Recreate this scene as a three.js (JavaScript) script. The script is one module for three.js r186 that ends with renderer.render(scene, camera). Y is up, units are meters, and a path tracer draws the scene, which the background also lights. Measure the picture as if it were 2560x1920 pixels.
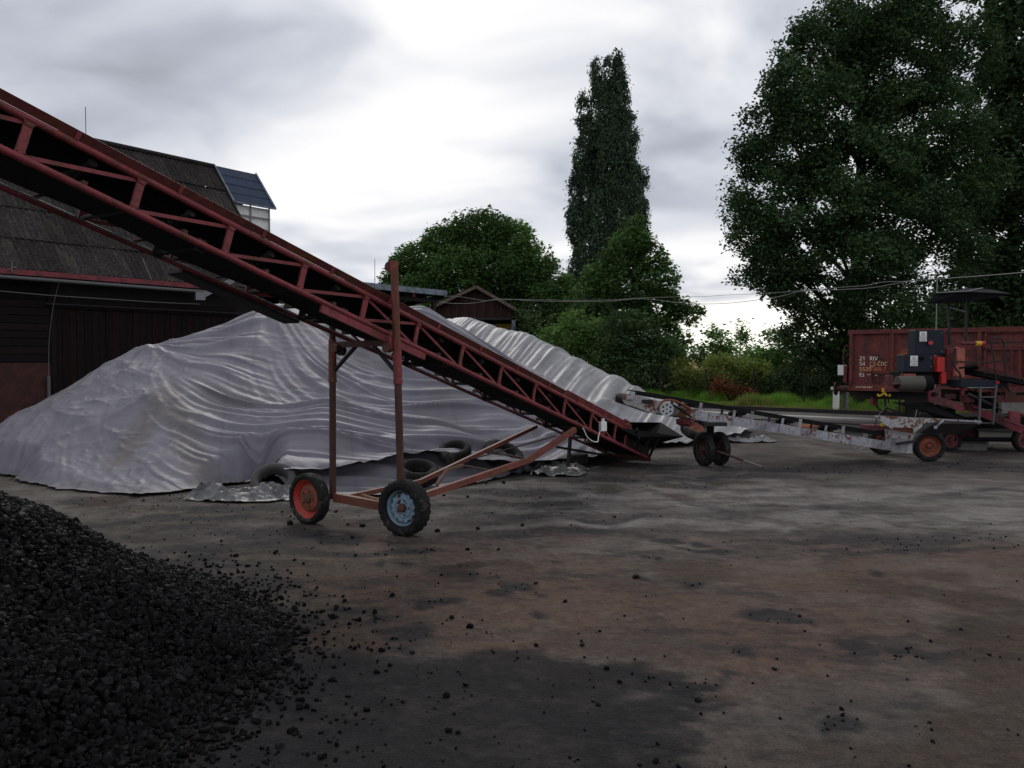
import * as THREE from 'three';
import { mergeGeometries, mergeVertices } from 'three/addons/utils/BufferGeometryUtils.js';
import { RoundedBoxGeometry } from 'three/addons/geometries/RoundedBoxGeometry.js';

// ------------------------------------------------------------------ camera, sky, sun, exposure
const scene = new THREE.Scene();
const EYE = 2.0, LENS = 2001, PITCH = Math.atan(67 / LENS);          // lens in pixels of a 2560 x 1920 picture
const camera = new THREE.PerspectiveCamera(2 * Math.atan(960 / LENS) * 180 / Math.PI, 4 / 3, 0.1, 6000);
camera.position.set(0, EYE, 0); camera.rotation.x = -PITCH; scene.add(camera);
const renderer = new THREE.WebGLRenderer({ antialias: true });
renderer.toneMapping = THREE.LinearToneMapping; renderer.toneMappingExposure = 1.13;
renderer.shadowMap.enabled = true;
const SUN_DIR = new THREE.Vector3(-0.16, 0.62, -0.77).normalize();
const sun = new THREE.DirectionalLight(new THREE.Color(1, 0.96, 0.9), 0.75);
sun.position.copy(SUN_DIR).multiplyScalar(80); sun.castShadow = true; sun.shadow.radius = 28;
Object.assign(sun.shadow.camera, { left: -45, right: 45, top: 45, bottom: -45, near: 1, far: 200 });
sun.shadow.mapSize.set(2048, 2048); scene.add(sun); scene.add(sun.target);

// ------------------------------------------------------------------ numbers and noise
function mulberry(a) { return () => { a |= 0; a = a + 0x6D2B79F5 | 0; let t = Math.imul(a ^ a >>> 15, 1 | a); t = t + Math.imul(t ^ t >>> 7, 61 | t) ^ t; return ((t ^ t >>> 14) >>> 0) / 4294967296; }; }
let rnd = mulberry(7);
const rr = (a, b) => a + (b - a) * rnd();
const clamp = (x, a = 0, b = 1) => Math.max(a, Math.min(b, x));
const smooth = (a, b, x) => { const t = clamp((x - a) / (b - a)); return t * t * (3 - 2 * t); };
const mix = (a, b, t) => a + (b - a) * t;
const mix3 = (a, b, t) => [mix(a[0], b[0], t), mix(a[1], b[1], t), mix(a[2], b[2], t)];
const PERM = new Uint8Array(65536); { const r = mulberry(99); for (let i = 0; i < 65536; i++) PERM[i] = r() * 256; }
const lat = (x, y) => PERM[(Math.imul(x, 73856093) ^ Math.imul(y, 19349663)) & 65535] / 255;
function vnoise(x, y, per = 0) {                                     // value noise, 0..1; per: repeats after so many cells
  let xi = Math.floor(x), yi = Math.floor(y); const fx = x - xi, fy = y - yi;
  const u = fx * fx * fx * (fx * (fx * 6 - 15) + 10), v = fy * fy * fy * (fy * (fy * 6 - 15) + 10);
  let x1 = xi + 1, y1 = yi + 1;
  if (per) { const m = (k) => ((k % per) + per) % per; xi = m(xi); x1 = m(x1); yi = m(yi); y1 = m(y1); }
  return mix(mix(lat(xi, yi), lat(x1, yi), u), mix(lat(xi, y1), lat(x1, y1), u), v);
}
function fbm(x, y, oct = 4, per = 0, gain = 0.5) { let a = 1, s = 0, n = 0; for (let i = 0; i < oct; i++) { s += a * vnoise(x + i * 17.3 * !per, y - i * 9.1 * !per, per); n += a; a *= gain; x *= 2; y *= 2; per *= 2; } return s / n; }
const ridged = (x, y, oct = 4, per = 0) => { let a = 1, s = 0, n = 0; for (let i = 0; i < oct; i++) { s += a * (1 - Math.abs(2 * vnoise(x + i * 5.2 * !per, y + i * 3.7 * !per, per) - 1)); n += a; a *= 0.5; x *= 2; y *= 2; per *= 2; } return s / n; };

// ------------------------------------------------------------------ places: (x, height, distance in front of the camera) and rays through picture points
const V = (x, y, d) => new THREE.Vector3(x, y, -d);
function ray(px, py) { return new THREE.Vector3((px - 1280) / LENS, -(py - 960) / LENS, -1).applyAxisAngle(new THREE.Vector3(1, 0, 0), -PITCH); }
function at(px, py, d) { const r = ray(px, py); return r.multiplyScalar(d / -r.z).add(V(0, EYE, 0)); }
function gp(px, py, y = 0) { const r = ray(px, py); return r.multiplyScalar((y - EYE) / r.y).add(V(0, EYE, 0)); }
function hit(px, py, p, n) { const r = ray(px, py), o = V(0, EYE, 0); return r.multiplyScalar(p.clone().sub(o).dot(n) / r.dot(n)).add(o); }

// ------------------------------------------------------------------ the sky: overcast, brighter behind thin cloud ahead, pale at the horizon
{
  const W = 2048, H = 1024, a = new Float32Array(W * H * 4);
  const B = [ // px, py, spread x, spread y, change
    [930, 20, 300, 150, .26], [1060, 390, 300, 140, .24], [820, 480, 300, 120, .08], [560, 190, 230, 120, -.19], [130, 330, 180, 110, -.05], [1270, 130, 220, 90, -.12], [1640, 190, 300, 110, -.04],
    [1720, 440, 260, 150, -.2], [1010, 800, 500, 40, .05], [1380, 400, 220, 70, -.1], [1250, 520, 240, 50, -.08], [1790, 850, 330, 70, .62], [1600, 640, 260, 60, .12], [1750, 712, 220, 22, -.18], [700, 620, 400, 60, -.04], [1200, 620, 300, 60, .05]];
  for (const b of B) { const r = ray(b[0], b[1]).normalize(); b[5] = Math.atan2(r.x, -r.z); b[6] = Math.asin(r.y); }
  for (let j = H / 2 | 0; j < H; j++) {
    const el = ((j + .5) / H - .5) * Math.PI, y = Math.sin(el), ce = Math.cos(el);
    for (let i = 0; i < W; i++) {
      const th = ((i + .5) / W - .5) * 2 * Math.PI, x = Math.cos(th) * ce, z = Math.sin(th) * ce, k = 1 / (y + .14);
      const qx = x * k, qz = z * k, w = fbm(qx * 1.1 + 9, qz * 1.1, 3);
      const c = fbm(qx * 1.25 + w * 1.5, qz * 1.6 + 3 + w * 1.2, 5), f = fbm(qx * 4 + w * 3, qz * 5 + 8 + w * 2, 4);
      let L = .675 + .66 * (c - .5) + .2 * (f - .5) + .05 * Math.exp(-y * 7);
      let az = Math.atan2(x, -z) + (w - .5) * .16, e2 = el + (f - .5) * .05;
      let warm = 0;
      for (const b of B) { const u = (az - b[5]) * LENS / b[2], v = (e2 - b[6]) * LENS / b[3], g = Math.exp(-.5 * (u * u + v * v)); L += b[4] * g * (b[4] < 0 ? 1.15 : 1.1) * (.55 + .9 * c); if (b[4] > .5) warm = g; }
      L = Math.max(.4, L); if (L > .86) L = .86 + (L - .86) * .6;
      const blue = clamp((.86 - L) * .5, 0, .17), o = (j * W + i) * 4;
      a[o] = L * (1 - blue * .75 + warm * .03); a[o + 1] = L * (1 - blue * .42 + warm * .005); a[o + 2] = L * (1 + blue * .28 + .015 - warm * .1); a[o + 3] = 1;
    }
  }
  for (let j = 0; j < H / 2; j++) for (let i = 0; i < W; i++) { const o = (j * W + i) * 4; a[o] = a[o + 1] = a[o + 2] = .08; a[o + 3] = 1; }
  const t = new THREE.DataTexture(a, W, H, THREE.RGBAFormat, THREE.FloatType);
  t.mapping = THREE.EquirectangularReflectionMapping; t.magFilter = t.minFilter = THREE.LinearFilter; t.needsUpdate = true;
  scene.background = t; scene.environment = t; scene.environmentIntensity = 1;
}

// ------------------------------------------------------------------ textures and materials
function tex(n, fn, srgb = true, rep = 1) {
  const a = new Uint8Array(n * n * 4), e = (c) => 255 * (srgb ? (c <= .0031308 ? 12.92 * c : 1.055 * Math.pow(c, 1 / 2.4) - .055) : c) + .5;
  for (let j = 0; j < n; j++) for (let i = 0; i < n; i++) { const c = fn((i + .5) / n, (j + .5) / n), o = (j * n + i) * 4; for (let k = 0; k < 3; k++) a[o + k] = e(clamp(c.length ? c[k] : c)); a[o + 3] = 255; }
  const t = new THREE.DataTexture(a, n, n, THREE.RGBAFormat); t.wrapS = t.wrapT = THREE.RepeatWrapping; t.magFilter = t.minFilter = THREE.LinearFilter;
  if (srgb) t.colorSpace = THREE.SRGBColorSpace; t.repeat.set(rep, rep); t.needsUpdate = true; return t;
}
const again = (t, rep) => { const c = t.clone(); c.repeat.set(rep, rep); c.needsUpdate = true; return c; };
const roughBump = tex(512, (u, v) => fbm(u * 16, v * 16, 5, 16, .65), false);
function paint(base, rust, amount, o = {}) {                          // painted metal: paint, rust blooms, scratches, soot; one tile = 1 m
  const s = o.seed || 1, oc = o.cells || 6;
  const map = tex(o.size || 512, (u, v) => {
    const n = fbm(u * oc * 2 + s, v * oc * 2, 5, oc * 2, .58), m = fbm(u * 60, v * 60 + s, 3, 60), g = fbm(u * 9, v * 9 + s * 3, 4, 9), q = fbm(u * 96, v * 14, 2, 14);
    const r = smooth(-.04, .04, (n - .5) * .8 + (m - .5) * .35 - (.34 - amount) * .9);
    let c = base.map((x) => x * (.78 + .44 * m));
    c = mix3(c, o.soot || [.02, .018, .018], clamp((g - .45) * 2.2) * (o.dirt ?? .5));
    c = mix3(c, [c[0] * .7, c[1] * .7, c[2] * .7], smooth(.62, .75, q) * .5); if (o.streak) c = mix3(c, [.03, .03, .034], smooth(.56, .7, fbm(u * 26 + s, v * 3, 4, 0)) * o.streak);
    const fl = (o.fleck ?? .5) * smooth(.66, .72, fbm(u * 130 + s, v * 130, 2, 130));
    return mix3(c, rust.map((x) => x * (.6 + .8 * m)), Math.max(r, fl));
  }, true, .41);
  return new THREE.MeshPhysicalMaterial({ map, roughness: o.rough ?? .62, specularIntensity: o.spec ?? .8, bumpMap: roughBump, bumpScale: o.bump ?? .002 });
}
const flat = (c, rough = .8, o = {}) => new THREE.MeshStandardMaterial({ color: new THREE.Color().setRGB(...c), roughness: rough, bumpMap: roughBump, bumpScale: .0015, ...o });
const RUST = [.11, .035, .014], DKRUST = [.045, .018, .012];
const gloss = (c, rough, spec) => { const m = new THREE.MeshPhysicalMaterial({ roughness: rough, specularIntensity: spec, bumpMap: roughBump, bumpScale: .002 }); m.color.setRGB(...c); return m; };
const M = {
  red: paint([.23, .036, .045], [.1, .028, .016], .22, { dirt: .4, seed: 3 }),
  redPost: paint([.24, .05, .035], [.10, .032, .016], .3, { dirt: .4, seed: 5 }),
  rustBar: paint([.19, .045, .032], [.12, .042, .024], .3, { dirt: .5, seed: 8 }),
  skirt: paint([.09, .014, .014], [.085, .02, .01], .24, { dirt: .7, seed: 9 }),
  darkSteel: paint([.016, .015, .016], [.03, .017, .012], .16, { seed: 4, rough: .75 }),
  brownPost: paint([.075, .03, .024], [.05, .022, .014], .3, { seed: 6, rough: .75 }),
  belt: gloss([.0085, .0085, .0095], .85, .35), rubber: paint([.012, .012, .013], [.034, .031, .028], .2, { dirt: 0, rough: .85, spec: .4, bump: .003, seed: 41, fleck: .2 }), tread: paint([.015, .0145, .0145], [.045, .04, .035], .24, { dirt: 0, rough: .9, spec: .4, bump: .003, seed: 43, fleck: .2 }),
  redRim: paint([.5, .03, .028], [.2, .06, .02], .24, { dirt: .25, seed: 12, rough: .5 }),
  orangeRim: paint([.26, .06, .026], [.12, .045, .022], .28, { dirt: .45, seed: 13 }),
  blueRim: paint([.2, .32, .42], [.14, .05, .03], .13, { dirt: .25, seed: 14, rough: .5, cells: 12 }),
  hub: paint([.13, .05, .03], DKRUST, .25, { seed: 15 }),
  grey: paint([.34, .345, .38], [.13, .05, .03], .14, { dirt: .8, streak: .4, seed: 17, soot: [.05, .05, .06] }),
  greyRust: paint([.38, .38, .39], [.13, .045, .02], .25, { dirt: .4, seed: 18 }),
  wagon: paint([.16, .034, .032], [.06, .02, .014], .2, { dirt: .4, seed: 21, rough: .8, streak: .4 }),
  machineRed: paint([.2, .03, .042], [.05, .014, .012], .2, { dirt: .8, seed: 22, streak: .55 }),
  brightRed: flat([.46, .018, .016], .5), dirtyRim: paint([.05, .024, .02], [.09, .035, .02], .2, { dirt: .6, seed: 47 }), salmon: paint([.36, .11, .075], [.2, .05, .03], .15, { dirt: .3, seed: 24 }), navy: gloss([.011, .015, .026], .5, .5), black: gloss([.006, .006, .007], .85, .3),
  yellow: flat([.6, .36, .02], .55), white: flat([.72, .72, .7], .55), galv: flat([.17, .18, .19], .5, { metalness: .3 }), cable: flat([.2, .2, .2], .6), darkCable: flat([.03, .03, .03], .6),
  concrete: new THREE.MeshStandardMaterial({ map: tex(256, (u, v) => { const n = fbm(u * 8, v * 8, 5, 8, .6); return [.14 * (.5 + n), .135 * (.5 + n), .125 * (.5 + n)]; }), roughness: .95, bumpMap: roughBump, bumpScale: .006 }),
  roller: flat([.06, .056, .046], .6),
};
function woodMat(c, seed, o = {}) {
  return new THREE.MeshPhysicalMaterial({ specularIntensity: .35, map: tex(256, (u, v) => { const g = fbm(u * 40 + seed, v * 3, 4, 0), w = fbm(u * 6 + seed, v * 6, 4, 6); const k = .45 + .7 * g * (.4 + w); return c.map((x) => x * k * (1.0)); }), roughness: .9, bumpMap: roughBump, bumpScale: .002, ...o });
}

// ------------------------------------------------------------------ building blocks
const names = {};
function numbered(n) { const k = names[n] = (names[n] ?? -1) + 1; return k ? `${n}_${String(k).padStart(3, '0')}` : n; }
function tag(o, label, category, group) { o.userData.label = label; o.userData.category = category; if (group) o.userData.group = group; return o; }
function thing(name, label, category, base = V(0, 0, 0), group) { const o = new THREE.Group(); o.name = numbered(name); o.position.copy(base); scene.add(o); return tag(o, label, category, group); }
function finish(m) { m.castShadow = m.receiveShadow = true; return m; }
function offset(p) { const v = new THREE.Vector3(); while (p && p !== scene) { v.add(p.position); p = p.parent; } return v; }
function metric(g) {                                                  // uv in metres from the dominant face axis, each piece shifted at random
  const p = g.attributes.position, n = g.attributes.normal, uv = new Float32Array(p.count * 2), a = rnd() * 7, b = rnd() * 7;
  for (let i = 0; i < p.count; i++) {
    const x = p.getX(i), y = p.getY(i), z = p.getZ(i), nx = Math.abs(n.getX(i)), ny = Math.abs(n.getY(i)), nz = Math.abs(n.getZ(i));
    uv[2 * i] = a + (nx > ny && nx > nz ? z : x); uv[2 * i + 1] = b + (ny >= nx && ny >= nz ? z : y);
  }
  g.setAttribute('uv', new THREE.BufferAttribute(uv, 2)); return g;
}
const bare = (g) => { g = g.index ? g.toNonIndexed() : g; for (const k of Object.keys(g.attributes)) if (!['position', 'normal', 'uv', 'color'].includes(k)) g.deleteAttribute(k); return g; };
class MB {
  constructor() { this.g = []; }
  add(g, m) { g = bare(g); if (m) g.applyMatrix4(m); this.g.push(g); return this; }
  box(w, h, d, p, rot) { const g = metric(bare(new THREE.BoxGeometry(w, h, d))); return this.add(g, new THREE.Matrix4().compose(p, rot ? new THREE.Quaternion().setFromEuler(rot instanceof THREE.Euler ? rot : new THREE.Euler(0, rot, 0)) : new THREE.Quaternion(), new THREE.Vector3(1, 1, 1))); }
  rbox(w, h, d, p, r = .01, rot) { const g = metric(bare(new RoundedBoxGeometry(w, h, d, 2, r))); return this.add(g, new THREE.Matrix4().compose(p, new THREE.Quaternion().setFromEuler(new THREE.Euler(0, rot || 0, 0)), new THREE.Vector3(1, 1, 1))); }
  bar(a, b, w, h, up = new THREE.Vector3(0, 1, 0), shift = null) {    // a box from a to b, w across and h along up
    const z = b.clone().sub(a), L = z.length(); z.normalize(); const x = up.clone().cross(z).normalize(), y = z.clone().cross(x);
    const m = new THREE.Matrix4().makeBasis(x, y, z); m.setPosition(a.clone().add(b).multiplyScalar(.5));
    if (shift) m.multiply(new THREE.Matrix4().makeTranslation(shift[0], shift[1], 0));
    return this.add(metric(bare(new THREE.BoxGeometry(w, h, L))), m);
  }
  tube(a, b, r, n = 10, r2 = r) {
    const y = b.clone().sub(a), L = y.length(); y.normalize(); const g = new THREE.CylinderGeometry(r2, r, L, n); 
    const uv = g.attributes.uv, s = rnd() * 5; for (let i = 0; i < uv.count; i++) uv.setXY(i, uv.getX(i) * 6.28 * r + s, uv.getY(i) * L + s);
    const q = new THREE.Quaternion().setFromUnitVectors(new THREE.Vector3(0, 1, 0), y); return this.add(g, new THREE.Matrix4().compose(a.clone().add(b).multiplyScalar(.5), q, new THREE.Vector3(1, 1, 1)));
  }
  path(pts, r, n = 8, seg = 12) { const g = new THREE.TubeGeometry(new THREE.CatmullRomCurve3(pts), pts.length * seg, r, n); return this.add(metric(bare(g))); }
  poly(pts, t) {                                                      // a flat plate through the 3-D points, t thick on its back
    const n = pts[1].clone().sub(pts[0]).cross(pts[2].clone().sub(pts[0])).normalize(), x = pts[1].clone().sub(pts[0]).normalize(), y = n.clone().cross(x);
    const s = new THREE.Shape(pts.map((p) => { const q = p.clone().sub(pts[0]); return new THREE.Vector2(q.dot(x), q.dot(y)); }));
    const g = new THREE.ExtrudeGeometry(s, { depth: t, bevelEnabled: false }); g.translate(0, 0, -t); const m = new THREE.Matrix4().makeBasis(x, y, n); m.setPosition(pts[0]); return this.add(metric(bare(g)), m);
  }
  build(name, mat, parent) { const g = mergeGeometries(this.g); const o = offset(parent); g.translate(-o.x, -o.y, -o.z); const m = finish(new THREE.Mesh(g, mat)); m.name = parent === scene ? numbered(name) : name; parent.add(m); return m; }
}
const mb = () => new MB();
function structure(o, name) { o.name = name; o.userData.kind = 'structure'; finish(o); scene.add(o); return o; }
function decal(w, h, draw, pw = 512, wear = 0) {                                // flat print: a thin sheet with transparent ground
  const c = document.createElement('canvas'); c.width = pw; c.height = Math.round(pw * h / w); const x = c.getContext('2d'); draw(x, c.width, c.height); if (wear) { x.globalCompositeOperation = 'destination-out'; const r = mulberry(Math.round(w * 977)); for (let i = 0; i < 900 * wear; i++) { x.globalAlpha = r(); x.fillRect(r() * c.width, r() * c.height, 1 + 7 * r(), 1 + 3 * r()); } }
  const t = new THREE.CanvasTexture(c); t.colorSpace = THREE.SRGBColorSpace; t.anisotropy = 8;
  const m = new THREE.Mesh(new THREE.PlaneGeometry(w, h), new THREE.MeshStandardMaterial({ map: t, transparent: true, alphaTest: .45, roughness: .7 })); return finish(m);
}

// wheels: axis along local z, the outer face towards +z
const tyreProfile = (R, w, rimR) => { const p = []; const T = R - rimR; for (const [a, b] of [[0, .30], [.05, .44], [.35, .53], [.7, .5], [.9, .43], [.985, .34], [1, .2], [1, 0]]) p.push([rimR + a * T, b * w]); return p; };
function tyreGeo(R, w, rimR, o = {}) {
  const half = tyreProfile(R, w, rimR), pr = [...half, ...half.slice(0, -1).reverse().map(([r, z]) => [r, -z])], N = o.seg || 72, lug = o.lugs || 24, dep = o.depth ?? .012, pos = [], uv = [], idx = [];
  const inner = [[rimR - .012, -.22 * w], [rimR - .012, .22 * w]], all = [inner[1], ...pr, inner[0]];
  for (let i = 0; i <= N; i++) for (let k = 0; k < all.length; k++) {
    const a = i / N * 2 * Math.PI; let [r, z] = all[k];
    if (r > R * .93) { const s = Math.sin(a * lug + z * (o.skew ?? 60)); r += (s > 0 ? 0 : -dep) * (o.edge && Math.abs(z) < w * .12 ? .3 : 1); }
    if (o.worn) r += (vnoise(a * 3, 2, 0) - .5) * .006;
    pos.push(r * Math.cos(a), r * Math.sin(a), z); uv.push(a * R, k * .03);
  }
  const C = all.length; for (let i = 0; i < N; i++) for (let k = 0; k < C; k++) { const k2 = (k + 1) % C, a = i * C + k, b = i * C + k2, c = a + C, d = b + C; idx.push(a, c, b, b, c, d); }
  const g = new THREE.BufferGeometry(); g.setAttribute('position', new THREE.Float32BufferAttribute(pos, 3)); g.setAttribute('uv', new THREE.Float32BufferAttribute(uv, 2)); g.setIndex(idx); g.computeVertexNormals(); return g;
}
function lathe(pts, n = 40) { const g = new THREE.LatheGeometry(pts.map(([r, z]) => new THREE.Vector2(Math.max(r, 1e-4), z)), n); g.rotateX(Math.PI / 2); return g; }
function wheelGroup(parent, pos, normal, R, w, rimR, o) {              // normal: the way the outer face looks
  const g = new THREE.Group(); g.name = 'wheel'; g.position.copy(pos).sub(offset(parent)); g.quaternion.setFromUnitVectors(new THREE.Vector3(0, 0, 1), normal.clone().normalize());
  if (o.roll) g.rotateZ(o.roll); parent.add(g);
  const tg = tyreGeo(R, w, rimR, o), tp = tg.attributes.position, fl = R - (o.flat ?? .014); for (let i = 0; i < tp.count; i++) { const y = tp.getY(i); if (y < -fl * .93) tp.setZ(i, tp.getZ(i) * (1 + .12 * smooth(-fl * .93, -fl, y))); if (y < -fl) tp.setY(i, -fl); } tg.computeVertexNormals();
  const t = finish(new THREE.Mesh(tg, o.tyreMat || M.rubber)); t.name = 'tyre'; g.add(t);
  const r = finish(new THREE.Mesh(lathe(o.rimProfile || [[rimR + .006, w * .34], [rimR + .004, w * .30], [rimR - .02, w * .26], [rimR - .035, w * .05], [rimR * .72, -w * .02], [rimR * .5, w * .1], [rimR * .34, w * .1], [rimR * .32, w * .02], [.0, w * .02]]), o.rimMat)); r.name = 'rim'; g.add(r);
  const h = mb(); h.add(lathe([[rimR * .26, w * .02], [rimR * .25, w * .2], [rimR * .16, w * .3], [0, w * .3]], 16));
  for (let k = 0; k < 5; k++) { const a = k * 1.2566; h.add(new THREE.CylinderGeometry(.012, .012, .03, 6).rotateX(Math.PI / 2).translate(rimR * .41 * Math.cos(a), rimR * .41 * Math.sin(a), w * .12)); }
  const hm = finish(new THREE.Mesh(mergeGeometries(h.g), o.hubMat || M.hub)); hm.name = 'hub'; g.add(hm);
  return g;
}
// ------------------------------------------------------------------ ground: one sheet to the horizon, coloured by what lies on it, near foreground painted darker
const TRACK = V(.788, 0, -.616), TRACK0 = V(9.84, 0, 23.3);           // the siding runs along here
const trackSide = (x, d) => (x - 9.84) * .616 + (d - 23.3) * .788;    // metres beyond the near side of the wagon
const onGround = (l) => l.map(([px, py, sx, sy]) => { const p = gp(px, py), d = -p.z; return [p.x, d, sx * d / LENS, sy * d * d / (EYE * LENS)]; });
const SPOTS = onGround([[2085, 1592, 60, 16], [2140, 1620, 40, 10], [2055, 1795, 40, 28], [1140, 1440, 60, 16], [1325, 1480, 60, 12], [1290, 1448, 60, 10], [1340, 1530, 50, 12], [1245, 1492, 60, 12], [1180, 1412, 50, 10], [1645, 1405, 40, 8], [1580, 1445, 40, 9], [1700, 1460, 40, 10], [960, 1570, 70, 14], [1000, 1590, 60, 14], [930, 1410, 40, 12], [1800, 1640, 70, 16], [1950, 1545, 60, 16], [2240, 1435, 40, 12], [2400, 1580, 110, 12], [2350, 1625, 130, 14], [2500, 1650, 120, 14], [1720, 1360, 60, 6], [1790, 1375, 60, 7], [1560, 1400, 30, 6], [880, 1340, 60, 12], [820, 1330, 50, 10], [1120, 1420, 40, 8], [1020, 1510, 60, 10], [760, 1460, 60, 12], [1690, 1700, 60, 20]]);
const STREAKS = onGround([[2230, 1343, 330, 9], [2330, 1352, 230, 10], [2280, 1372, 300, 9], [1980, 1352, 180, 6], [1480, 1200, 150, 9], [1290, 1235, 180, 10], [1750, 1212, 170, 8], [1330, 1262, 180, 9], [1500, 1300, 170, 7], [1250, 1290, 160, 9], [1430, 1330, 150, 8], [2300, 1165, 420, 16], [2000, 1175, 300, 10], [1600, 1160, 160, 12], [560, 1268, 260, 12], [260, 1250, 180, 18], [480, 1292, 240, 10], [700, 1330, 200, 16], [1900, 1195, 200, 8], [880, 1375, 200, 10]]);
const TAN = onGround([[560, 1290, 170, 8], [430, 1302, 110, 5], [640, 1275, 120, 8], [820, 1390, 200, 16], [700, 1500, 120, 26], [900, 1420, 160, 14], [400, 1268, 130, 6]]);
const PALE = onGround([[1230, 1290, 150, 6], [1290, 1222, 130, 4], [1080, 1285, 120, 6], [1700, 1250, 520, 34], [2250, 1250, 520, 40], [2450, 1290, 300, 30], [2480, 1820, 60, 40], [1600, 1310, 300, 10], [1990, 1020, 260, 20]]);
const blob = (l, x0, d0, warp) => { let m = 0; const k = .09 * d0, x = x0 + k * 1.6 * (fbm(x0 * 2.2 / (.3 + k), d0 * 2.2 / (.3 + k), 3) - .5), d = d0 + k * (fbm(x0 * 2 / (.3 + k) + 9, d0 * 2.4 / (.3 + k), 3) - .5); for (const b of l) { const u = (x - b[0]) / b[2], v = (d - b[1]) / b[3]; const q = u * u + v * v; if (q < 9) m = Math.max(m, Math.exp(-.7 * q) * (.35 + 1.3 * warp)); } return m; };
const ripples = (x, d) => smooth(.25, .6, Math.exp(-(((x + .25) / 1.25) ** 2) - (((d - 4.6) / .85) ** 2)) - .25 * fbm(x * 2, d * 2, 3));
function groundHeight(x, d) {
  if (d > 40 || d < 2) return 0;
  let h = .012 * (fbm(x * .7, d * .7, 3) - .5) + .007 * (fbm(x * 4 + 5, d * 4, 3) - .5);
  const r = ripples(x, d); if (r > .01) h += .0055 * r * (ridged(x * 4 + 2 * fbm(x * 3, d * 3, 2), d * 13, 2) - .5);
  return h - .004;
}
const tarpFoot = (x) => x < -8.4 ? 99 : x < -5.3 ? mix(13.2, 11.35, (x + 8.4) / 3.1) : x < -3.6 ? mix(11.35, 12.2, (x + 5.3) / 1.7) : x < -2 ? 11.3 : x < .8 ? mix(11.3, 15.3, (x + 2) / 2.8) : 99;
const TRACKS = [[1.5, -4, 13.2, .13, .6], [1.5, -4, 14.9, .13, .6], [5, -9, 18.6, .15, .5], [5, -9, 20.4, .15, .5], [9, 14, 7.2, .14, .55], [9, 14, 9, .14, .45], [-3, 30, 20.6, .14, .5], [-3, 30, 22.3, .14, .5], [14, 2, 9.6, .12, .5]];
function groundColour(x, d) {
  const A = fbm(x * .55 + 3, d * .55, 5), Bn = fbm(x * 1.6, d * 2.6 + 7, 4), C = fbm(x * 7, d * 10, 4), D = fbm(x * 22, d * 30, 2);
  const q = trackSide(x, d);
  if (q > 5.2 || d > 60) {                                            // grass verge, then the stubble field behind the trees
    const g = mix3([.035, .06, .016], [.09, .075, .03], smooth(.45, .6, Bn * .6 + C * .4));
    return mix3(g, [.26, .2, .07], smooth(70, 110, d));
  }
  let c = mix3([.066, .057, .051], [.122, .112, .103], smooth(.35, .7, A * .6 + Bn * .4));
  const brown = smooth(4.6, 5.6, d + (Bn - .5) * 1.6) * (1 - smooth(7.6, 9.6, d + (A - .5) * 4)) * smooth(-3.2, -1.6, x + (A - .5) * 2);
  c = mix3(c, mix3([.09, .056, .046], [.074, .052, .04], A), brown * clamp(.5 + 2.2 * (Bn * .6 + C * .4 - .3)));
  c = mix3(c, [.10, .085, .06], clamp(blob(TAN, x, d, C)) * .65);
  c = mix3(c, [.175, .17, .166], clamp(blob(PALE, x, d, Bn)) * .75);
  const dust = smooth(.5, .62, fbm(x * .8 + 20, d * 2.0, 5) * .72 + C * .28), dust2 = smooth(.54, .62, fbm(x * 2.6 + 40, d * 5.5, 4) * .7 + C * .3);
  c = mix3(c, [.03, .028, .028], clamp(dust * .42 + dust2 * .38));
  c = mix3(c, [.024, .023, .025], clamp(smooth(.3, .85, blob(STREAKS, x, d, C * .6 + Bn * .4))) * .75);
  c = mix3(c, [.018, .018, .02], smooth(.35, .7, blob(SPOTS, x, d, C)) * .9);
  const heap = Math.hypot(x + 4.27, d - 4.98);
  c = mix3(c, [.017, .0165, .017], (1 - smooth(2.6, 4.1, heap + (C - .5) * 1.6 + (Bn - .5) * 1.2)) * .95);
  for (const [cx, cd, R, w, dark] of TRACKS) { const q = Math.hypot(x - cx, d - cd), u = Math.abs(q - R) / w; if (u < 1) { const s = Math.atan2(d - cd, x - cx) * R, tr = (Math.sin(s * 60 + u * 3) > -.2 ? 1 : .45) * smooth(1, .7, u) * smooth(.35, .6, fbm(s * .7 + R, R, 3)) * dark; c = mix3(c, [.026, .024, .024], tr); } }
  c = mix3(c, mix3([.034, .027, .023], [.05, .036, .027], Bn), smooth(.42, .62, smooth(6.2, 3.6, d) * .55 + (A - .5) * 1.5 + (Bn - .5) * .5 + .12) * .8);  // brown dirt patches, plus a painted darkening of the near foreground like lens vignetting
  const slurry = Math.exp(-(((x + .35) / 1.5) ** 4) - (((d - 4.35) / 1.05) ** 4));
  c = mix3(c, mix3([.0095, .0098, .0118], [.02, .019, .02], smooth(.45, .75, C)), smooth(.3, .6, slurry + (Bn - .5) * .8 + (C - .5) * .5) * .9);
  const k = .74 + .52 * D; return [c[0] * k, c[1] * k, c[2] * k];
}
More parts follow.
